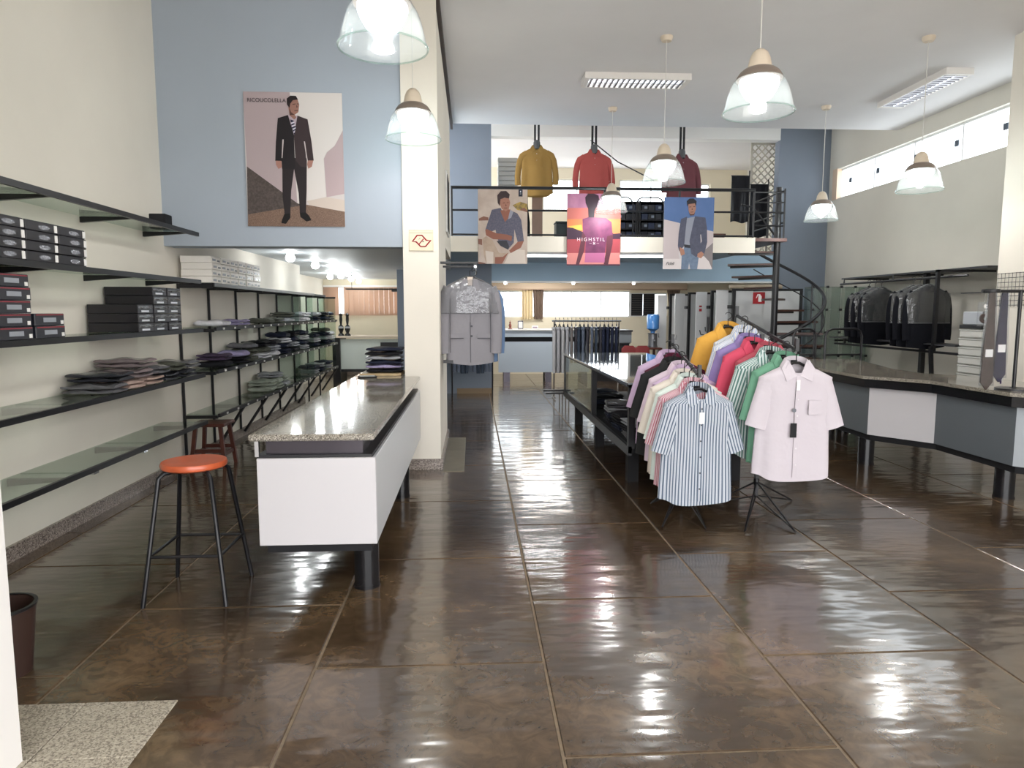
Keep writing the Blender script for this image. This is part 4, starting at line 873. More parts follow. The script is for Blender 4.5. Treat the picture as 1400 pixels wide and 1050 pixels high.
for (a, b) in (((.06, -.08), (.06, 1.1)),):
    for z in (.73, .40, .25): MB().tube([(a[0], a[1], 2.66 + z), (b[0], b[1], 2.66 + z)], .012, 8).build('guard_rail', M_BLACK, t, True)
    for y in (-.08, .5, 1.1): MB().tube([(.06, y, 2.66), (.06, y, 2.66 + .76)], .014, 8).build('guard_post', M_BLACK, t, True)
for z in (.70, .55, .40, .20): MB().tube([(-.42, -.08, 2.66 + z), (.06, -.08, 2.66 + z)], .012, 8).build('guard_rail', M_BLACK, t, True)
MB().tube([(-.55, .1, 3.20), (-.36, .1, 3.16), (.02, .1, 2.72)], .016, 8).build('slanted_rail', M_BLACK, t, True)
MB().tube([(-.42, -.08, 2.66), (-.42, -.08, 3.38)], .014, 8).build('guard_post', M_BLACK, t, True)

# ================================================================== CENTRE TABLE
t = thing('display_table', 'long black table with glass top and a lower shelf of jeans', 'table', (1.92, 7.8, 0))
def tp(name, m, mat, sm=False): return m.build(name, mat, t, sm, (-1.92, -7.8, 0))
X0, X1, Y0, Y1, ZT = 1.33, 2.50, 5.75, 9.95, .95
tp('glass_top', MB().box(X0 - .02, X1 + .02, Y0 - .02, Y1 + .02, ZT - .012, ZT), P('grey_mirror_glass', '8d9698', .06, spec=1.0, coat=1, coatr=.03))
tp('top_trim', MB().box(X0 - .026, X0 - .02, Y0 - .02, Y1 + .02, ZT - .02, ZT + .002), M_CHROME)
for a in (X0, X1 - .04): tp('top_rail', MB().box(a, a + .04, Y0, Y1, ZT - .045, ZT - .013), M_BLACK)
for y in (Y0, Y1 - .04): tp('top_rail', MB().box(X0, X1, y, y + .04, ZT - .045, ZT - .013), M_BLACK)
for y in (Y0, 7.58, Y1 - .06):
    for x in (X0, X1 - .055): tp('post', MB().box(x, x + .055, y, y + .06, .38, ZT - .045), M_BLACK)
for y in (6.1, 7.75, 9.3):
    for x in (X0 + .08, X1 - .14): tp('leg', MB().box(x, x + .10, y, y + .10, 0, .36), M_BLACKM)
tp('lower_shelf', MB().box(X0, X1, Y0, Y1, .34, .38), M_BLACKM)
for x in (X0 - .004, X1 - .03): tp('shelf_rail', MB().box(x, x + .034, Y0, Y1, .32, .40), M_BLACK)
tp('glass_panel', MB().box(X0 + .01, X0 + .016, 7.68, Y1 - .08, .42, ZT - .05), M_CLEAR)
for i, (y, n, ms, nm) in enumerate([(9.25, 2, [CN, CN], 'navy'), (8.75, 3, [CN, CB, CN], 'dark navy'), (8.3, 3, [CB, CN, CB], 'black'), (7.2, 4, [CB, CN, CLG, CG], 'grey topped'), (6.75, 3, [CN, CB, CB], 'black and navy'), (6.3, 3, [CG, CB, CLG], 'grey')]):
    for k in range(n): put(ms[k], 1.62, y, .382 + k * .056, '%s folded jeans %s in a stack on the table shelf' % (nm, lay(k, n)), 'folded jeans under the centre table', .40, .36, .054, random.uniform(-.1, .1), 'jeans', 'folded_jeans')
t = thing('base_frame', 'low black T-shaped base frame on the floor beside the table', 'frame', (1.32, 10.6, 0))
for k, y in enumerate((-.1, .25)):
    MB().box(-.2, .22, y - .025, y + .025, .28, .31).build('crossbar', M_BLACK, t)
    for x in (.06, .16): MB().tube([(x, y, 0), (x, y, .29)], .010, 8).build('leg', M_CHROME, t, True)

# ================================================================== SHIRT RACKS
def shirt_rack(loc, h, front, back, feet, label):
    t = thing('shirt_rack', label, 'clothes rack', loc)
    rel = lambda p: (p[0] - loc[0], p[1] - loc[1], p[2])
    MB().box(-.014, .014, -.014, .014, .20, h).build('pole', M_BLACK, t)
    MB().bar(rel(front), rel(back), .014, .022).build('arm', M_BLACK, t)
    for p, dz in ((front, .05), (back, .05)):
        q = rel(p); MB().box(q[0] - .012, q[0] + .012, q[1] - .012, q[1] + .012, q[2] - .01, q[2] + dz + .03).build('arm_stop', M_BLACK, t)
    MB().lathe([(.022, .19), (.022, .24)], 12, cap=True).build('hub', M_BLACK, t)
    for f in feet:
        fx_, fy_ = f[0] - loc[0], f[1] - loc[1]
        MB().tube([(0, 0, .215), (fx_, fy_, .008)], .007, 6).build('leg', M_BLACK, t, True)
        MB().tube([(0, 0, .10), (fx_ * .98, fy_ * .98, .012)], .006, 6).build('brace', M_BLACK, t, True)
    MB().box(-.012, .012, -.012, .012, .085, .20).build('lower_pole', M_BLACK, t)
    return t
R1F, R1B = (1.60, 4.76, 1.10), (1.66, 5.64, 1.285); R2F, R2B = (2.25, 4.66, 1.29), (2.19, 5.62, 1.52)
shirt_rack((1.70, 5.42, 0), 1.19, R1F, R1B, [(1.43, 5.36), (1.36, 4.76), (1.66, 4.70), (2.02, 5.6)], 'low black tripod rack holding the blue striped shirt in front')
shirt_rack((2.24, 5.22, 0), 1.38, R2F, R2B, [(1.88, 5.31), (1.91, 4.62), (2.27, 4.60), (2.62, 5.4)], 'higher black tripod rack holding the white shirt in front')
S_STR = stripes('blue_white_stripe', '5d6a7c', 'c6cbd2', .022, .44, c3='93a0ae')
S_RED = stripes('rose_white_stripe', 'b86676', 'e0cdd2', .016, .45); S_GRN = stripes('green_white_stripe', '5a7d76', 'cdd6d4', .022, .5); S_BLU = stripes('pale_blue_stripe', 'a9b7cf', 'e4e6ec', .026, .4, c3='d9c98f')
S_LIL = fab('lilac', 'cdb4d0'); S_PALE = fab('pale_pink', 'dccad6'); S_CRM = fab('cream', 'e2d8cc'); S_BLK = fab('charcoal', '2c2d2d'); S_MRN = fab('wine', '5a2236'); S_WHT = fab('white', 'c8c0c6'); S_MINT = fab('mint', 'd6e2da')
S_GREEN = fab('green', '6a9a80'); S_PNK = fab('crimson_pink', 'c94f66'); S_PUR = fab('violet', '8f80b2'); S_YEL = fab('amber', 'dba64c'); S_ROSE = fab('rose', 'b35561')
def along(a, b, u): return tuple(a[i] + (b[i] - a[i]) * u for i in range(3))
rk1 = [(S_STR, 'blue and white striped short sleeved shirt at the front of the low rack', 1, None), (S_RED, 'rose striped shirt second on the low rack', 0, None), (S_MINT, 'mint white shirt third on the low rack', 0, None), (S_CRM, 'cream shirt fourth on the low rack', 0, None), (S_LIL, 'lilac shirt fifth on the low rack', 0, None),
       (S_PALE, 'pale cream collared shirt sixth on the low rack', 0, None), (S_BLK, 'charcoal shirt seventh on the low rack', 0, None), (S_MRN, 'wine red shirt eighth on the low rack', 0, None), (S_LIL, 'light lilac shirt at the back of the low rack', 0, None)]
for i, (m, lb, tg, m2) in enumerate(rk1):
    u = i / 8; p = along(R1F, R1B, u); x_off = [0, -.02, -.03, -.05, .0, .0, -.07, .0, -.05][i]
    shirt('hanging_shirt', lb, (p[0] + x_off * .6, p[1], p[2] - .085), R([3, -6, 4, -5, 5, -3, -8, 3, -6][i]), m, 'shirts on the low rack', tagged=tg, L=.84 if i == 0 else .80, W=.262, buttons=2 if i == 0 else (i < 3), n=36 if i < 2 else 28, seed=i, D=.052 if i == 0 else .040)
rk2 = [(S_WHT, 'white short sleeved shirt with black swing tag at the front of the higher rack', 2), (S_GREEN, 'green shirt second on the higher rack', 0), (S_GRN, 'green striped shirt third on the higher rack', 0), (S_ROSE, 'dark rose shirt fourth on the higher rack', 0), (S_PNK, 'crimson pink shirt fifth on the higher rack', 0),
       (S_PUR, 'violet shirt sixth on the higher rack', 0), (S_BLU, 'pale blue striped shirt seventh on the higher rack', 0), (S_BLU, 'pale grey striped shirt eighth on the higher rack', 0), (S_YEL, 'amber yellow shirt at the back of the higher rack', 0)]
for i, (m, lb, tg) in enumerate(rk2):
    u = i / 8; p = along(R2F, R2B, u); x_off = [0, -.02, -.10, -.03, -.12, -.10, -.08, .02, -.12][i]
    shirt('hanging_shirt', lb, (p[0] + x_off * .6, p[1], p[2] - .085), R([-4, 5, -6, 4, 8, -4, 5, 3, -4][i]), m, 'shirts on the higher rack', tagged=tg, L=.84 if i == 0 else .80, W=.262, buttons=(i < 2), n=36 if i < 2 else 28, seed=i + 20, D=.052 if i == 0 else .040)

# ================================================================== ANGLED COUNTER AT THE RIGHT
FP = [(4.50, 8.85), (3.95, 7.45), (3.92, 6.55), (4.27, 6.06), (4.27, 5.12), (4.62, 4.72)]          # front face line, far to near
BP = [(5.05, 8.75), (4.62, 7.30), (4.60, 6.75), (4.95, 6.30), (4.95, 5.35), (5.15, 5.10)]
def offs(d): # shift the front line towards the customers by d
    out = []
    for i, p in enumerate(FP):
        a = Vector(FP[max(i - 1, 0)] + (0,)); b = Vector(FP[min(i + 1, len(FP) - 1)] + (0,)); v = (b - a).normalized(); nrm = Vector((v.y, -v.x, 0)); out.append((p[0] + nrm.x * d, p[1] + nrm.y * d))
    return out
t = thing('angled_counter', 'zigzag counter with granite top and grey and white front panels', 'counter', (4.5, 6.5, 0))
def ap(name, m, mat, label=None, sm=False): return m.build(name, mat, t, sm, (-4.5, -6.5, 0), None, label)
ap('countertop', MB().prism(offs(.09) + BP[::-1], .895, .925), M_GRAN, 'polished granite top')
ap('edge_band', MB().prism(offs(.065) + BP[::-1], .81, .895), M_BLACKG, 'black band under the granite')
ap('bottom_band', MB().prism(offs(-.03) + [(x - .02, y) for x, y in BP][::-1], .275, .335), M_BLACKM)
ap('carcass', MB().prism(offs(-.022) + BP[::-1], .335, .81), M_BLACKM)
inn = offs(-.02); pm = [M_GPAN, M_GPAN, M_WPAN, M_GPAN, M_LPAN]
for i in range(5):
    a, b, c, d_ = FP[i], FP[i + 1], inn[i + 1], inn[i]
    ap('front_panel', MB().prism([a, b, c, d_], .335, .805), pm[i], ['slate grey panel', 'slate grey panel', 'white panel', 'slate grey panel', 'light grey panel'][i])
for x, y in ((4.35, 8.1), (4.02, 6.72), (4.46, 5.42)):
    ap('leg', MB().lathe([(.075, 0), (.075, .28)], 24, (x, y, 0), cap=True).lathe([(.08, 0), (.08, .012)], 24, (x, y, 0), cap=True), M_BLACKG, None, True)
ap('leg', MB().lathe([(.075, 0), (.075, .28)], 24, (4.75, 8.5, 0), cap=True), M_BLACKG, None, True)
# ---- tie stand on the counter
t = thing('tie_stand', 'black T-shaped tie stand on the angled counter', 'stand', (4.36, 5.28, .926))
MB().lathe([(0, 0), (.13, 0), (.13, .014), (.03, .02)], 28).build('base', M_BLACK, t, True)
MB().tube([(0, 0, .01), (0, 0, .80)], .014, 10).build('pole', M_BLACK, t, True)
MB().tube([(-.32, 0, .79), (.26, 0, .79)], .013, 10).build('crossbar', M_BLACK, t, True)
MB().lathe([(0, .775), (.06, .775), (.065, .79), (.06, .805), (0, .806)], 20, (-.25, 0, 0)).build('hanger_disc', M_BLACK, t, True)
def tie(label, x, y, top, L, mat, rz, kn=True):
    t = thing('necktie', label, 'tie', (x, y, top), rz, 'neckties on the tie stand')
    MB().loft([[(-w_, -.006, z), (w_, -.006, z), (w_, .006, z), (-w_, .006, z)] for z, w_ in ((0, .022), (-.1, .028), (-L * .6, .042), (-L + .06, .050), (-L, .004))]).build('blade', mat, t)
    MB().box(-.03, .03, -.012, -.008, -L * .62 - .03, -L * .62 + .03).build('paper_band', M_PAPER, t)
    MB().loft([[(-w_ - .006, -.014, z), (w_ + .006, -.014, z), (w_ + .006, .012, z), (-w_ - .006, .012, z)] for z, w_ in ((.0, .022), (-.1, .03), (-L * .6, .044), (-L + .03, .048))]).build('plastic_sleeve', M_FILM, t)
tm = [P('tie_brown', '4a3a35', .5, noise=(60, .5), coord='obj'), P('tie_black', '211d24', .5, noise=(50, .4), coord='obj'), P('tie_navy_dot', '262443', .5, noise=(70, .5), coord='obj'), P('tie_purple', '43305f', .5, noise=(50, .3), coord='obj')]
tie('brown patterned tie in plastic, frontmost on the tie stand', 4.055, 5.19, 1.70, .76, tm[0], 0); tie('black tie behind the brown patterned one', 4.10, 5.25, 1.71, .62, tm[1], 0)
tie('navy dotted tie in plastic on the tie stand', 4.155, 5.19, 1.70, .70, tm[2], 0); tie('narrow purple tie nearest the stand pole', 4.215, 5.24, 1.70, .72, tm[3], .9)
# ---- wire grid with scarf pack
t = thing('wire_grid', 'fine wire grid panel on the cream wall behind the ties', 'grid', (5.665, 7.19, 1.60))
for k in range(11): MB().tube([(0, -.05 * k, 0), (0, -.05 * k, .36)], .003, 4).build('wire', M_STEEL, t)
for k in range(8): MB().tube([(0, -.52, .02 + k * .048), (0, .01, .02 + k * .048)], .003, 4).build('wire', M_STEEL, t)
t = thing('scarf_pack', 'clear pack with a coiled brown patterned tie beside the tie stand', 'tie', (4.62, 6.0, 1.42))
MB().bevbox(-.055, .055, -.015, .015, 0, .22, .004).build('pack', M_FILM, t)
MB().tube([(.012 * (1 + a / 5) * math.cos(a) , -.008, .075 + .012 * (1 + a / 5) * math.sin(a)) for a in [k * .5 for k in range(26)]], .012, 6).build('coiled_tie', P('tie_brown', '4a3a35', .5), t, True)
MB().lathe([(0, 0), (.022, 0), (.022, .004), (0, .004)], 6).build('white_flower', M_PAPER, t, False, (0, -.017, .18), (R(90), 0, 0))
MB().tube([(0, 0, .22), (0, 0, .30), (.0, .02, .32)], .003, 5).build('hook', M_CHROME, t)
MB().box(-.012, .012, -.4, .3, .30, .31).build('support_arm', M_BLACK, t)

# ================================================================== RIGHT WALL DISPLAY
t = thing('wall_rail', 'black wall rail with upper shelf carrying dark suits in plastic', 'rail', (6.35, 9.9, 0))
def wr(name, m, mat, sm=False): return m.build(name, mat, t, sm, (-6.35, -9.9, 0))
wr('upper_board', MB().box(6.2, 6.74, 8.05, 11.35, 2.08, 2.105), P('dark_smoked_board', '3a3a3d', .3))
wr('upper_rail', MB().tube([(6.0, 8.1, 1.99), (6.0, 11.0, 1.99)], .016, 8), M_BLACK, True)
for y in (8.6, 9.6, 10.9): wr('hanger_arm', MB().tube([(6.0, y, 1.99), (6.0, y, 2.07), (6.74, y, 2.07)], .014, 8), M_BLACK, True)
for y in (8.0, 11.1): wr('lower_arm', MB().box(6.0, 6.76, y, y + .03, 1.06, 1.09), M_BLACK)
wr('lower_board', MB().box(5.9, 6.2, 8.1, 11.1, 1.12, 1.14), P('dark_smoked_board', '3a3a3d', .3))
wr('lower_rail', MB().tube([(5.95, 8.0, 1.03), (5.95, 11.0, 1.03)], .016, 8), M_BLACK, True)
for y in (9.35,): wr('post', MB().box(5.88, 5.92, 8.48, 8.52, 1.10, 2.08), M_BLACK); wr('post_arm', MB().box(5.88, 6.3, 8.48, 8.52, 2.05, 2.08), M_BLACK); wr('diagonal_brace', MB().bar((5.90, 8.55, 1.10), (6.02, 8.62, .30), .04), M_BLACK)
for y in (8.55, 10.7): wr('rail_link', MB().box(5.94, 5.97, y, y + .03, 1.03, 1.12), M_BLACK)
wr('back_post', MB().box(6.28, 6.34, 9.29, 9.35, 0, 2.08), M_BLACK)

def jacket(name, label, loc, rz, mat, group, cover=True, split=.40, lapel=True, W=.255, L=.88, hangc=M_HANG, seed=0, cat='jacket', dp=1.0):
    t = thing(name, label, cat, loc, rz, group); ph = seed * 1.7
    prof = [(-.02, .065, .05), (-.04, .11, .06), (-.07, .19, .066), (-.11, W - .005, .07), (-.18, W, .075), (-.32, W - .015, .078), (-.46, W - .022, .075), (-.62, W - .008, .078), (-.76, W + .004, .08), (-L, W + .004, .08)]
    def zfun(c, s): return .03 * abs(c)
    MB().loft([ring_ell(0, 0, z, w_, d_ * dp, 32, .75, .06 * i / 9, ph, 4, zfun if i == len(prof) - 1 else None) for i, (z, w_, d_) in enumerate(prof)], False).build('body', mat, t, True)
    for s in (-1, 1):
        path = [(s * .20, 0, -.12), (s * (W - .01), 0, -.19), (s * (W + .015), 0, -.32), (s * (W + .022), -.005, -.48), (s * (W + .02), -.012, -.62), (s * (W + .012), -.018, -L + .12)]
        MB().loft(sleeve(path, .075, .062, .055 * dp), True).build('sleeve', mat, t, True)
    if lapel:
        for s in (-1, 1): MB().sheet([(s * .03, -.02), (s * .075, -.03), (s * .115, -.20), (s * .085, -.235), (s * .10, -.25), (s * .02, -.46), (s * .005, -.46)], -.088, -.076).build('lapel', mat, t)
        MB().box(-.002, .002, -.0835, -.079, -L + .03, -.46).build('front_edge', P('seam_and_gap_dark', '4c4c52', .8), t)
        for s in (-1, 1): MB().sheet([(s * .07, -.58), (s * .20, -.58), (s * .20, -.62), (s * .07, -.62)], -.086, -.074).build('pocket_flap', mat, t)
        for s in (-1, 1):
            MB().box(min(s * .07, s * .20), max(s * .07, s * .20), -.0875, -.078, -.625, -.618).build('pocket_seam', P('seam_and_gap_dark', '4c4c52', .8), t)
            MB().tube([(s * (W - .045), -.070, -.22), (s * (W - .04), -.078, -.45), (s * (W - .042), -.078, -L + .13)], .003, 5).build('sleeve_gap_line', P('seam_and_gap_dark', '4c4c52', .8), t)  # shade in the gap between sleeve and body, drawn as a dark line
        for z in (-.50, -.60): MB().lathe([(0, 0), (.011, 0), (.011, .004), (0, .004)], 10).build('button', M_BUT, t, False, (.012, -.084, z), (R(90), 0, 0))
        MB().sheet([(-.028, -.005), (.028, -.005), (.02, -.09), (-.02, -.09)], -.075, -.06).build('hanger_neck', P('hanger_beige', 'd8c9bb', .5), t)
    if cover:
        rg = []
        for i, (z, w_, d_) in enumerate([(.012, .03, .04), (-.03, .12, .07), (-.075, .21, .085), (-.115, W + .03, .095), (-.20, W + .045, .10), (-split, W + .05, .105)]):
            rg.append(ring_ell(0, 0, z, w_, d_ * dp, 40, .72, .10, ph + i * .9, 7))
        MB().loft(rg, False).build('plastic_cover', M_BAG, t, True)
        MB().tube(ring_ell(0, 0, -split, W + .05, .105 * dp, 40, .72, .10, ph + 4.5, 7), .003, 5, True).build('cover_hem', P('cover_hem_grey', '6a6b70', .5), t)
    hanger(t, .21, 0, hangc); return t
M_BAG = GL('garment_bag_film', 'e6e7ea', .07, .2, .13)
_n = M_BAG.node_tree; _b = _n.nodes.new('ShaderNodeBump'); _b.inputs['Strength'].default_value = .9; _b.inputs['Distance'].default_value = .02
_t = _n.nodes.new('ShaderNodeTexNoise'); _t.inputs['Scale'].default_value = 14; _c = _n.nodes.new('ShaderNodeTexCoord'); _n.links.new(_c.outputs['Object'], _t.inputs['Vector']); _n.links.new(_t.outputs['Fac'], _b.inputs['Height'])
for nd in _n.nodes:
    if nd.type == 'BSDF_GLOSSY': _n.links.new(_b.outputs[0], nd.inputs['Normal'])
F_SUIT = fab('black_suit', '15161c'); F_GREY = fab('grey_suit', '8f8d92')
for i, (x, y, lb) in enumerate([(5.96, 8.75, 'frontmost black suit jacket in plastic in the near group on the wall rail'), (5.94, 8.90, 'second black suit jacket in the near group on the wall rail'), (5.95, 9.05, 'rear black suit jacket in the near group on the wall rail'),
                            (5.96, 9.80, 'frontmost black suit jacket in the far group on the wall rail'), (5.95, 9.95, 'second black suit jacket in the far group on the wall rail'), (5.95, 10.10, 'rear black suit jacket in the far group on the wall rail')]):
    jacket('suit_jacket', lb, (x, y, 1.90), R((4, 0, -3)[i % 3]), F_SUIT, 'black suits on the wall rail', True, .50, False, .27, .84, seed=i, dp=.6)
# ---- glass cube display, tube frames and stacked white boxes
t = thing('glass_cube_display', 'stepped glass cube display with round clips by the putty wall', 'display', (6.2, 11.5, 0))
GX = [5.72, 5.96, 6.20, 6.44, 6.68]; GZ = [.06, .46, .80, 1.20, 1.58, 1.96]
def gp(name, m, mat, sm=False): return m.build(name, mat, t, sm, (-6.2, -11.5, 0))
for a, b in zip(GX, GX[1:]):
    for c, d_ in zip(GZ, GZ[1:]): gp('glass_pane', MB().box(a + .004, b - .004, 11.34, 11.345, c + .004, d_ - .004), GL('cube_glass', 'e6ede6', .05, .03, .16) if 'cube_glass' not in MATS else MATS['cube_glass'])
for z in GZ: gp('glass_shelf', MB().box(GX[0], GX[-1], 11.35, 11.65, z - .004, z + .004), M_CLEAR)
for x in GX: gp('glass_divider', MB().box(x - .003, x + .003, 11.35, 11.65, GZ[0], GZ[-1]), M_CLEAR)
for x in GX:
    for z in GZ: gp('clip', MB().lathe([(0, -.02), (.022, -.018), (.026, 0), (.022, .018), (0, .02)], 10, (x, 11.335, z)), M_BLACK, True)
for x in (GX[0], GX[-1]): gp('foot', MB().box(x - .02, x + .02, 11.36, 11.64, 0, .055), M_BLACK)
for i, (x, wd, lb) in enumerate([(4.62, .34, 'black inverted U tube frame next to the stair'), (5.18, .56, 'wider black inverted U tube frame before the glass cubes')]):
    h = 1.31; o = MB().tube([(-wd / 2, 0, 0), (-wd / 2, 0, h - .10), (-wd / 2 + .03, 0, h - .03), (-wd / 2 + .10, 0, h), (wd / 2 - .10, 0, h), (wd / 2 - .03, 0, h - .03), (wd / 2, 0, h - .10), (wd / 2, 0, 0)], .016, 8).build('tube_rack', M_BLACK, None, True, (x, 9.35, 0), (0, 0, R(6))); tag(o, lb, 'rack', 'tube frames behind the counter')
    MB().tube([(-wd / 2, 0, .95), (wd / 2, 0, .95)], .012, 8).build('crossbar', M_BLACK, o, True)
for k in range(10):
    o = MB().bevbox(-.16, .16, -.19, .19, 0, .085, .012).build('white_box', P('ribbed_white', 'd8d8d2', .5), None, False, (5.98, 7.75, .30 + k * .105 + .0), (0, 0, R(random.uniform(-2, 2)))); tag(o, 'white box %s of the stack behind the tie stand' % lay(k, 10), 'box', 'white boxes behind the tie stand')
    MB().bevbox(-.165, .165, -.195, .195, .075, .098, .006).build('lid', P('ribbed_lid', 'bcbdb8', .5), o)
o = MB().box(-.2, .2, -.22, .22, 0, .03).build('support_shelf', M_WHITE, None, False, (5.98, 7.75, .268)); tag(o, 'low white shelf under the stacked white boxes', 'shelf')
for z in (-.268,): MB().box(-.2, .18, -.22, .22, z, 0).build('base', M_WHITE, o)
t = thing('shirt_display_box', 'black and white packaged shirt on the small shelf behind the ties', 'box', (5.98, 7.75, 1.352))
MB().bevbox(-.17, .17, -.18, .18, 0, .045, .004).build('tray', M_BLACK, t); MB().bevbox(-.15, .12, -.16, .16, .045, .20, .01).build('pack', P('pale_pack', 'b8bdc4', .3), t); MB().bevbox(-.15, .12, -.166, -.16, .13, .20, .002).build('dark_print', M_BLACK, t)

# ================================================================== SUITS BESIDE THE PILLAR
t = thing('pillar_rail', 'black wall bracket on the pillar side carrying the grey suit jacket', 'rail', (-.3, 7.1, 0))
def pr(name, m, mat, sm=False): return m.build(name, mat, t, sm, (.3, -7.1, 0))
pr('bracket', MB().box(-.318, .06, 6.98, 7.06, 2.03, 2.05), M_BLACK); pr('bracket', MB().box(-.318, .06, 7.6, 7.66, 2.03, 2.05), M_BLACK)
pr('hang_bar', MB().tube([(.03, 6.95, 2.0), (.03, 8.3, 2.0)], .014, 8), M_CHROME, True); pr('bar_drop', MB().box(.015, .045, 6.96, 7.0, 1.99, 2.05), M_BLACK)
pr('lower_bracket', MB().box(-.30, -.20, 7.02, 7.08, 1.03, 1.06), M_BLACK)
jacket('suit_jacket', 'light grey suit jacket with clear plastic over its shoulders beside the pillar', (-.025, 7.10, 1.905), R(2), F_GREY, 'suits beside the pillar', True, .37, True, .245, .90, seed=3)
F_SLATE = fab('slate_suit', '5c6473'); F_DKB = fab('dark_blue_suit', '39424f'); F_BLUE = fab('steel_blue', '6c84a6')
jacket('suit_jacket', 'steel blue jacket just behind the grey suit jacket', (.02, 7.42, 1.87), R(-3), F_BLUE, 'suits beside the pillar', True, .40, False, .245, .88, seed=5)
t = thing('trouser_rack', 'low black rack of dark suit trousers at the foot of the blue pier', 'clothes rack', (.02, 12.6, 0))
MB().tube([(-.42, 0, 1.02), (.36, 0, 1.02)], .014, 8).build('rail', M_BLACK, t, True)
for s in (-.40, .34): MB().tube([(s, 0, 0), (s, 0, 1.02)], .014, 8).build('post', M_BLACK, t, True)
def trousers(label, loc, rz, mat, group, L=.62, W=.17, hang=True):
    t = thing('hanging_trousers', label, 'trousers', loc, rz, group)
    for s in (-1, 1):
        MB().loft([ring_ell(s * W * .5, 0, z, W * .5 * k, .028 * k, 16, .8, .12, s, 3) for z, k in ((0, .95), (-.1, 1.02), (-L * .5, .92), (-L, .84))]).build('leg', mat, t, True)
    MB().box(-W, W, -.03, .03, -.03, .015).build('waistband', mat, t)
    if hang:
        hanger(t, W, .06); 
        for s in (-1, 1): MB().box(s * W * .8 - .012, s * W * .8 + .012, -.012, .012, -.03, .02).build('clip', M_CHROME, t)
    return t
for k in range(5): trousers('dark slate suit trousers, %s from the pillar on the low rack' % ORD[k], (-.30 + k * .145, 12.58, .93), R((-8, 10, -5, 8, -10)[k]), (F_SLATE, F_DKB)[k % 2], 'trousers on the low rack at the blue pier', .48 + .03 * (k % 2), .075)

# ---- rail of hanging trousers in the back room
t = thing('clothes_rail', 'long chrome clothes rail of hung trousers behind the table', 'clothes rack', (2.03, 12.2, 0))
MB().tube([(-.62, 0, 1.38), (.62, 0, 1.38)], .014, 8).build('rail', M_CHROME, t, True)
for s in (-1, 1):
    MB().tube([(s * .58, 0, .03), (s * .58, 0, 1.38)], .013, 8).build('post', M_CHROME, t, True); MB().tube([(s * .58, -.22, .03), (s * .58, .22, .03)], .013, 8).build('foot', M_CHROME, t, True)
cl = [fab('trouser_pale', 'b4b4b6'), fab('trouser_pale2', 'a6a6aa'), fab('trouser_taupe', '6f6a68'), F_DKB, F_SLATE, fab('trouser_navy', '262b3d'), fab('trouser_char', '3d3c42')]
seq = [0, 1, 0, 1, 2, 6, 3, 4, 6, 4, 3, 6, 5, 5, 5, 5]; nm = ['pale grey', 'light grey', 'taupe', 'dark blue', 'slate', 'navy', 'charcoal']
for k, c_ in enumerate(seq):
    trousers('%s trousers, %s from the left on the long chrome rail' % (nm[c_], ORD[k]), (1.47 + k * .073, 12.2, 1.26), R(68 + (k * 37) % 17), cl[c_], 'trousers on the long chrome rail', .80 if k < 4 else .62, .14)

# ================================================================== BACK ROOM
t = thing('back_counter', 'pale silver blue counter with dark slot under the back windows', 'counter', (1.95, 15.3, 0))
def bp(name, m, mat): return m.build(name, mat, t, False, (-1.95, -15.3, 0))
bp('countertop', MB().bevbox(.50, 2.62, 14.98, 15.65, 1.13, 1.16, .005), P('pale_top', 'd9d8d4', .3)); bp('upper_panel', MB().box(.56, 2.56, 15.02, 15.05, .99, 1.13), M_SPAN); bp('slot', MB().box(.6, 2.54, 15.06, 15.1, .88, .99), M_BLACKM)
bp('lower_panel', MB().box(.56, 2.56, 15.0, 15.03, .22, .89), M_SPAN); bp('carcass', MB().box(.6, 2.54, 15.1, 15.6, .22, 1.13), M_BLACKM)
for x in (.68, 1.6, 2.4):
    for y in (15.12, 15.5): bp('leg', MB().box(x, x + .14, y, y + .08, 0, .22), M_STEEL)
t = thing('back_counter', 'dark slate end counter behind the long chrome rail', 'counter', (3.1, 15.3, 0))
MB().bevbox(-.42, .42, -.32, .32, 1.10, 1.14, .005).build('countertop', M_BLACK, t); MB().box(-.40, .40, -.28, .28, .86, 1.10).build('upper_panel', M_GPAN, t); MB().box(-.38, .36, -.25, .25, .0, .84).build('carcass', M_BLACKM, t)
MB().box(-.39, .38, -.27, .27, .84, .86).build('shadow_gap', M_BLACK, t)
o = thing('picture_frame', 'small framed picture on the pale back counter', 'picture', (1.06, 15.25, 1.161)); MB().box(-.06, .06, -.01, .01, 0, .18).build('frame', M_STEEL, o); MB().box(-.045, .045, -.014, -.01, .02, .16).build('print', M_PAPER, o)
o = thing('figurine', 'small red and brown figurine left of the framed picture', 'figurine', (.83, 15.25, 1.161)); MB().lathe([(0, 0), (.05, 0), (.05, .015), (.02, .03), (.035, .08), (.015, .12), (.022, .15), (0, .17)], 14).build('body', P('figurine_red', '8c4a3c', .5), o, True); MB().lathe([(0, .165), (.014, .17), (0, .195)], 10).build('head', P('figurine_skin', 'b58a72', .5), o, True)
o = thing('card_holder', 'small white card box right of the framed picture', 'card box', (1.38, 15.25, 1.161)); MB().bevbox(-.07, .07, -.03, .03, 0, .07, .005).build('body', M_PAPER, o); MB().box(-.05, .05, -.034, -.03, .02, .05).build('print', P('print_mauve', 'a08fa0', .5), o)
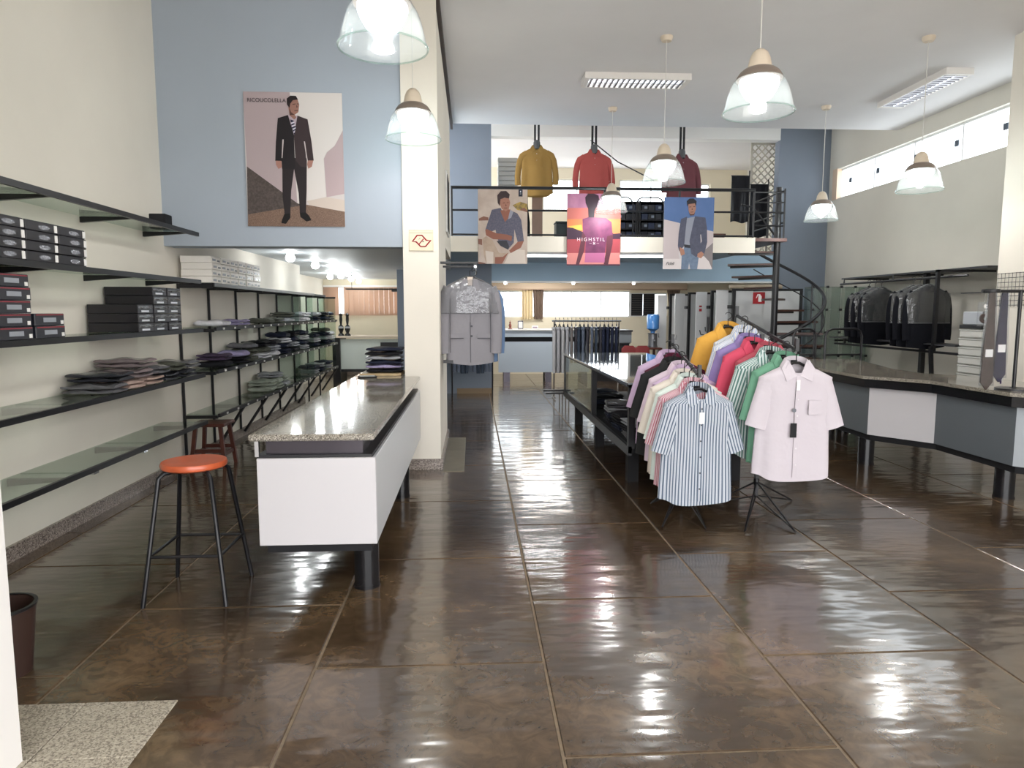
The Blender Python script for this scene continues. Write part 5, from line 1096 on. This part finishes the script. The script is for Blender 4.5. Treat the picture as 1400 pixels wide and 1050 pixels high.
# curtains and pelmet of the back windows
t = thing('curtain', 'beige and brown gathered curtain between the two back windows', 'curtain', (1.48, 16.93, 1.36))
def drape(x0, x1, z0, z1, k, amp, taper=0):
    rr = []
    for i in range(41):
        u = i / 40; y = amp * math.sin(2 * PI * k * u); xm = (x0 + x1) / 2; x = x0 + (x1 - x0) * u; xb = xm + (x - xm) * (1 - taper)
        rr.append([(xb, y - .004, z0), (x, y - .004, z1), (x, y + .004, z1), (xb, y + .004, z0)])
    return MB().loft(rr)
drape(-.27, .0, 0, .74, 4, .02).build('panel', P('curtain_cream', 'd9c7a2', .9), t); drape(.0, .27, 0, .74, 5, .02, .2).build('panel', P('curtain_brown', '7d6a5c', .9), t)
t = thing('curtain', 'taupe gathered curtain tied to a point beside the dark louvres', 'curtain', (4.98, 16.93, 1.34)); drape(-.17, .17, .04, .74, 5, .02, .78).build('panel', P('curtain_brown', '7d6a5c', .9), t); MB().box(-.05, .05, -.03, .03, .0, .05).build('tie_back', P('curtain_tie', '5c4d42', .9), t)
o = MB().bevbox(-.35, 5.3, 16.86, 16.98, 2.07, 2.26, .01).build('pelmet', P('pelmet_beige', 'cdb69c', .6)); tag(o, 'long beige pelmet above the back windows', 'pelmet'); MB().box(-.35, 5.3, 16.855, 16.86, 2.07, 2.10).build('lower_edge', P('pelmet_edge', 'a98f78', .6), o)
# vertical blinds at the far left window
t = thing('vertical_blinds', 'pinkish beige vertical blinds over the far window', 'blinds', (-2.5, 16.92, 1.45)); mbl = GL('blind_fabric', 'e8c9a8', .0, .5, .96)
for nd in mbl.node_tree.nodes:
    if nd.type == 'BSDF_TRANSLUCENT': nd.inputs[0].default_value = (.52, .37, .28, 1)
    if nd.type == 'BSDF_DIFFUSE': nd.inputs[0].default_value = (.62, .50, .42, 1)
MB().box(-1.08, 1.08, -.03, .03, .68, .72).build('head_rail', M_WHITE, t)
sl_me = MB().box(-.0595, .0595, -.002, .002, 0, .68).mesh('slat', mbl)
for k in range(18):
    if k == 3: continue
    obj('slat', sl_me, t, (-1.02 + k * .12, 0, 0), (0, 0, R(18)))
# water dispenser on a dark table
t = thing('side_table', 'dark red brown side table under the water dispenser', 'table', (4.0, 15.4, 0)); MB().bevbox(-.5, .22, -.3, .3, .70, .74, .006).build('top', M_WOOD, t)
for x in (-.45, .15):
    for y in (-.25, .25): MB().box(x, x + .05, y - .025, y + .025, 0, .70).build('leg', M_WOOD, t)
t = thing('water_dispenser', 'blue water bottle upside down on a steel dispenser', 'water dispenser', (4.06, 15.35, .741))
MB().lathe([(0, 0), (.11, 0), (.115, .02), (.10, .05), (.10, .30), (.12, .32), (0, .325)], 24).build('stand', P('dispenser_steel', '6d6f74', .3, metal=.6), t, True); MB().lathe([(.05, .32), (.05, .36), (.135, .42), (.14, .70), (.12, .74), (0, .75)], 24).build('bottle', P('water_blue', '3f78b8', .25, coat=.5), t, True); MB().box(-.02, .02, -.14, -.10, .14, .18).build('tap', M_CHROME, t)
for i, x in enumerate((3.42, 3.72)):
    t = thing('red_chair', '%s dark red chair back beside the side table' % ('left' if i == 0 else 'right'), 'chair', (x, 14.75, 0), 0, 'dark red chairs in the back room')
    MB().bevbox(-.17, .17, -.17, .17, .40, .46, .02).build('seat', P('chair_red', '7a2a2c', .7), t)
    MB().loft([ring_ell(0, .16, z, w_, .025, 16) for z, w_ in ((.50, .14), (.62, .17), (.74, .16), (.80, .10))]).build('backrest', P('chair_red', '7a2a2c', .7), t, True); MB().box(-.02, .02, .15, .18, .42, .55).build('back_support', M_BLACK, t)
    for sx in (-.14, .14):
        for sy in (-.14, .14): MB().tube([(sx, sy, 0), (sx, sy, .41)], .012, 8).build('leg', M_BLACK, t)
# fitting booths
M_BOOTH = P('booth_white', 'd9dadb', .45); M_BOOTHG = P('booth_grey', 'c6c8c9', .5)
for k, y in enumerate((15.5, 14.15, 12.72, 11.7)):
    if k == 2: y = 12.78
    t = thing('booth_partition', 'white fitting booth partition with black edge posts, %s' % ('farthest back', 'second from the back', 'third from the back', 'nearest with the red sign')[k], 'partition', (4.5, y, 0), 0, 'fitting booth partitions')
    MB().box(.02, 1.18, -.015, .015, .05, 1.90).build('panel', M_BOOTHG, t); MB().box(-.03, .02, -.03, .03, 0, 1.94).build('post', M_BLACK, t); MB().box(1.15, 1.20, -.03, .03, 0, 1.94).build('post', M_BLACK, t)
    MB().box(-.03, 1.20, -.025, .025, 1.90, 1.94).build('top_rail', M_BLACK, t); dl = MB().box(-.26, -.05, .14, .16, .08, 1.92).build('door_leaf', M_BOOTH, t); MB().box(-.06, -.03, .0, .16, .3, .36).build('hinge', M_BLACK, dl); MB().box(-.06, -.03, .0, .16, 1.6, 1.66).build('hinge', M_BLACK, dl); MB().box(-.24, -.22, .12, .14, .95, 1.05).build('handle', M_CHROME, dl)
    if k == 2: MB().box(-.20, -.15, .132, .14, 1.55, 1.60).build('red_mark', M_RED, t); MB().box(-.20, -.15, .132, .14, 1.63, 1.66).build('red_mark', M_RED, t)
o = MB().box(-.105, .105, -.004, .004, 0, .20).build('fire_sign', P('sign_red', 'a8242c', .4), None, False, (4.93, 11.678, 1.68)); tag(o, 'red square fire extinguisher sign on the nearest booth partition', 'sign')
MB().sheet([(-.012, .035), (.045, .035), (.045, .125), (.03, .15), (.02, .15), (.02, .165), (-.03, .165), (-.055, .10), (-.045, .095), (-.022, .145), (-.005, .145), (-.012, .125)], -.0055, -.004).build('extinguisher_symbol', M_PAPER, o)
o = thing('wrapped_rolls', 'bundle of pale wrapped rolls lying on top of the fitting booths', 'rolls', (4.95, 11.9, 1.941))
for k in range(4): MB().tube([(-.5 + .05 * k, -.10 + k * .07, .035 + .0 * k), (.42 + .03 * k, -.12 + k * .07, .035 + .02 * (k == 3))], .034, 10).build('roll', P('wrap_beige', 'b5a58f', .5, noise=(8, .2)), o, True)
for i, (x, y) in enumerate([(3.92, 11.3), (4.28, 11.05)]):
    t = thing('coat_stand', '%s black coat stand before the fitting booths' % ('left' if i == 0 else 'right'), 'coat stand', (x, y, 0), 0, 'coat stands'); MB().tube([(0, 0, 0), (0, 0, 1.46)], .02, 8).build('pole', M_BLACK, t, True); MB().lathe([(0, 0), (.16, 0), (.16, .02), (.02, .03)], 20).build('base', M_BLACK, t, True)
    for a in range(4): MB().tube([(0, 0, 1.15 + .05 * (a % 2)), (.12 * math.cos(a * PI / 2), .12 * math.sin(a * PI / 2), 1.17 + .05 * (a % 2)), (.14 * math.cos(a * PI / 2), .14 * math.sin(a * PI / 2), 1.24 + .05 * (a % 2))], .009, 6).build('hook', M_BLACK, t, True)
# far left desk and stand under the blinds
t = thing('far_desk', 'white fronted desk with dark frame under the vertical blinds', 'desk', (-2.3, 15.4, 0))
MB().bevbox(-.72, 1.1, -.4, .4, .98, 1.02, .005).build('top', P('desk_pale_top', 'cdbfae', .3), t); MB().box(-.72, -.56, -.38, .38, 0, .98).build('leg_panel', M_BLACK, t); MB().box(-.56, 1.05, -.3, -.27, .30, .95).build('front_panel', P('desk_front', 'ccd4cf', .4), t); MB().box(-.56, 1.05, -.32, -.26, .24, .30).build('bottom_rail', M_BLACK, t); MB().box(.95, 1.05, -.38, .38, 0, .98).build('leg_panel', M_BLACK, t); MB().box(.3, .9, -.33, -.3, .72, .88).build('drawer', M_BLACK, t)
for i, x in enumerate((-2.86, -2.72)):
    t = thing('bust_form', '%s small black bust on the corner of the far desk' % ('left' if i == 0 else 'right'), 'bust', (x, 15.2, 1.021), 0, 'black busts on the far desk'); MB().lathe([(0, 0), (.07, 0), (.06, .03), (.03, .06), (.06, .14), (.055, .2), (.02, .24), (.035, .34), (.03, .42), (.045, .46), (0, .5)], 14).build('body', M_BLACKG, t, True); MB().lathe([(.058, .16), (.062, .18), (.056, .2)], 14).build('pale_band', P('band_grey', '9a9c9f', .5), t, True)
t = thing('dark_ceiling_shelf', 'thin dark glass shelf hanging before the vertical blinds', 'shelf', (-1.6, 14.0, 2.0)); MB().box(-.9, .25, -.15, .15, -.02, .0).build('board', M_BLACKM, t); MB().box(.0, .25, -.14, .14, -.06, -.02).build('bracket', M_BLACK, t)
for x in (-.8, .2): MB().tube([(x, 0, 0), (x, 0, .32)], .006, 6).build('rod', M_BLACK, t)
# small frames on the pillar side
for i, (y, z0, z1) in enumerate([(8.9, 2.52, 3.25)]):
    t = thing('wall_frame', 'narrow dark picture frame high on the pillar side', 'picture', (-.318, y, z0)); MB().box(0, .02, -.35, .35, 0, z1 - z0).build('frame', M_FRAME, t); MB().box(.02, .024, -.30, .30, .04, z1 - z0 - .04).build('print', M_BLACKM, t)
for i, (x, z) in enumerate([(.62, 2.085), (1.9, 2.085), (3.05, 2.085)]):
    t = thing('strip_spot', '%s tiny bright spot on the white strip below the blue band' % ('left', 'middle', 'right')[i], 'spotlight', (x, 13.0, z), 0, 'tiny spots on the white strip'); MB().lathe([(0, -.03), (.022, -.026), (.03, 0)], 12).build('bulb', M_SPOT, t, True); MB().lathe([(.03, 0), (.036, -.006), (.036, .004)], 12).build('ring', M_WHITE, t, True)

for i, (x, y) in enumerate([(1.6, 14.3), (3.4, 14.3), (1.6, 16.0)]):  # battens hidden above the blue band, added to brighten the back room
    t = thing('tube_light', 'unseen batten added to light the back room, %s' % ('front left', 'front right', 'rear')[i], 'tube light', (x, y, 2.46), 0, 'added battens of the back room')
    MB().box(-.62, .62, -.05, .05, -.04, 0).build('batten', M_WHITE, t)
    for q in (-.03, .03): MB().tube([(-.58, q, -.058), (.58, q, -.058)], .016, 10).build('tube', M_TUBE, t, True)
    l = bpy.data.lights.new('tube_glow', 'AREA'); l.shape = 'RECTANGLE'; l.size = 1.1; l.size_y = .1; l.energy = 26; l.color = (1, .97, .92)
    lo = bpy.data.objects.new('tube_glow', l); C.objects.link(lo); lo.parent = t; lo.location = (0, 0, -.08)
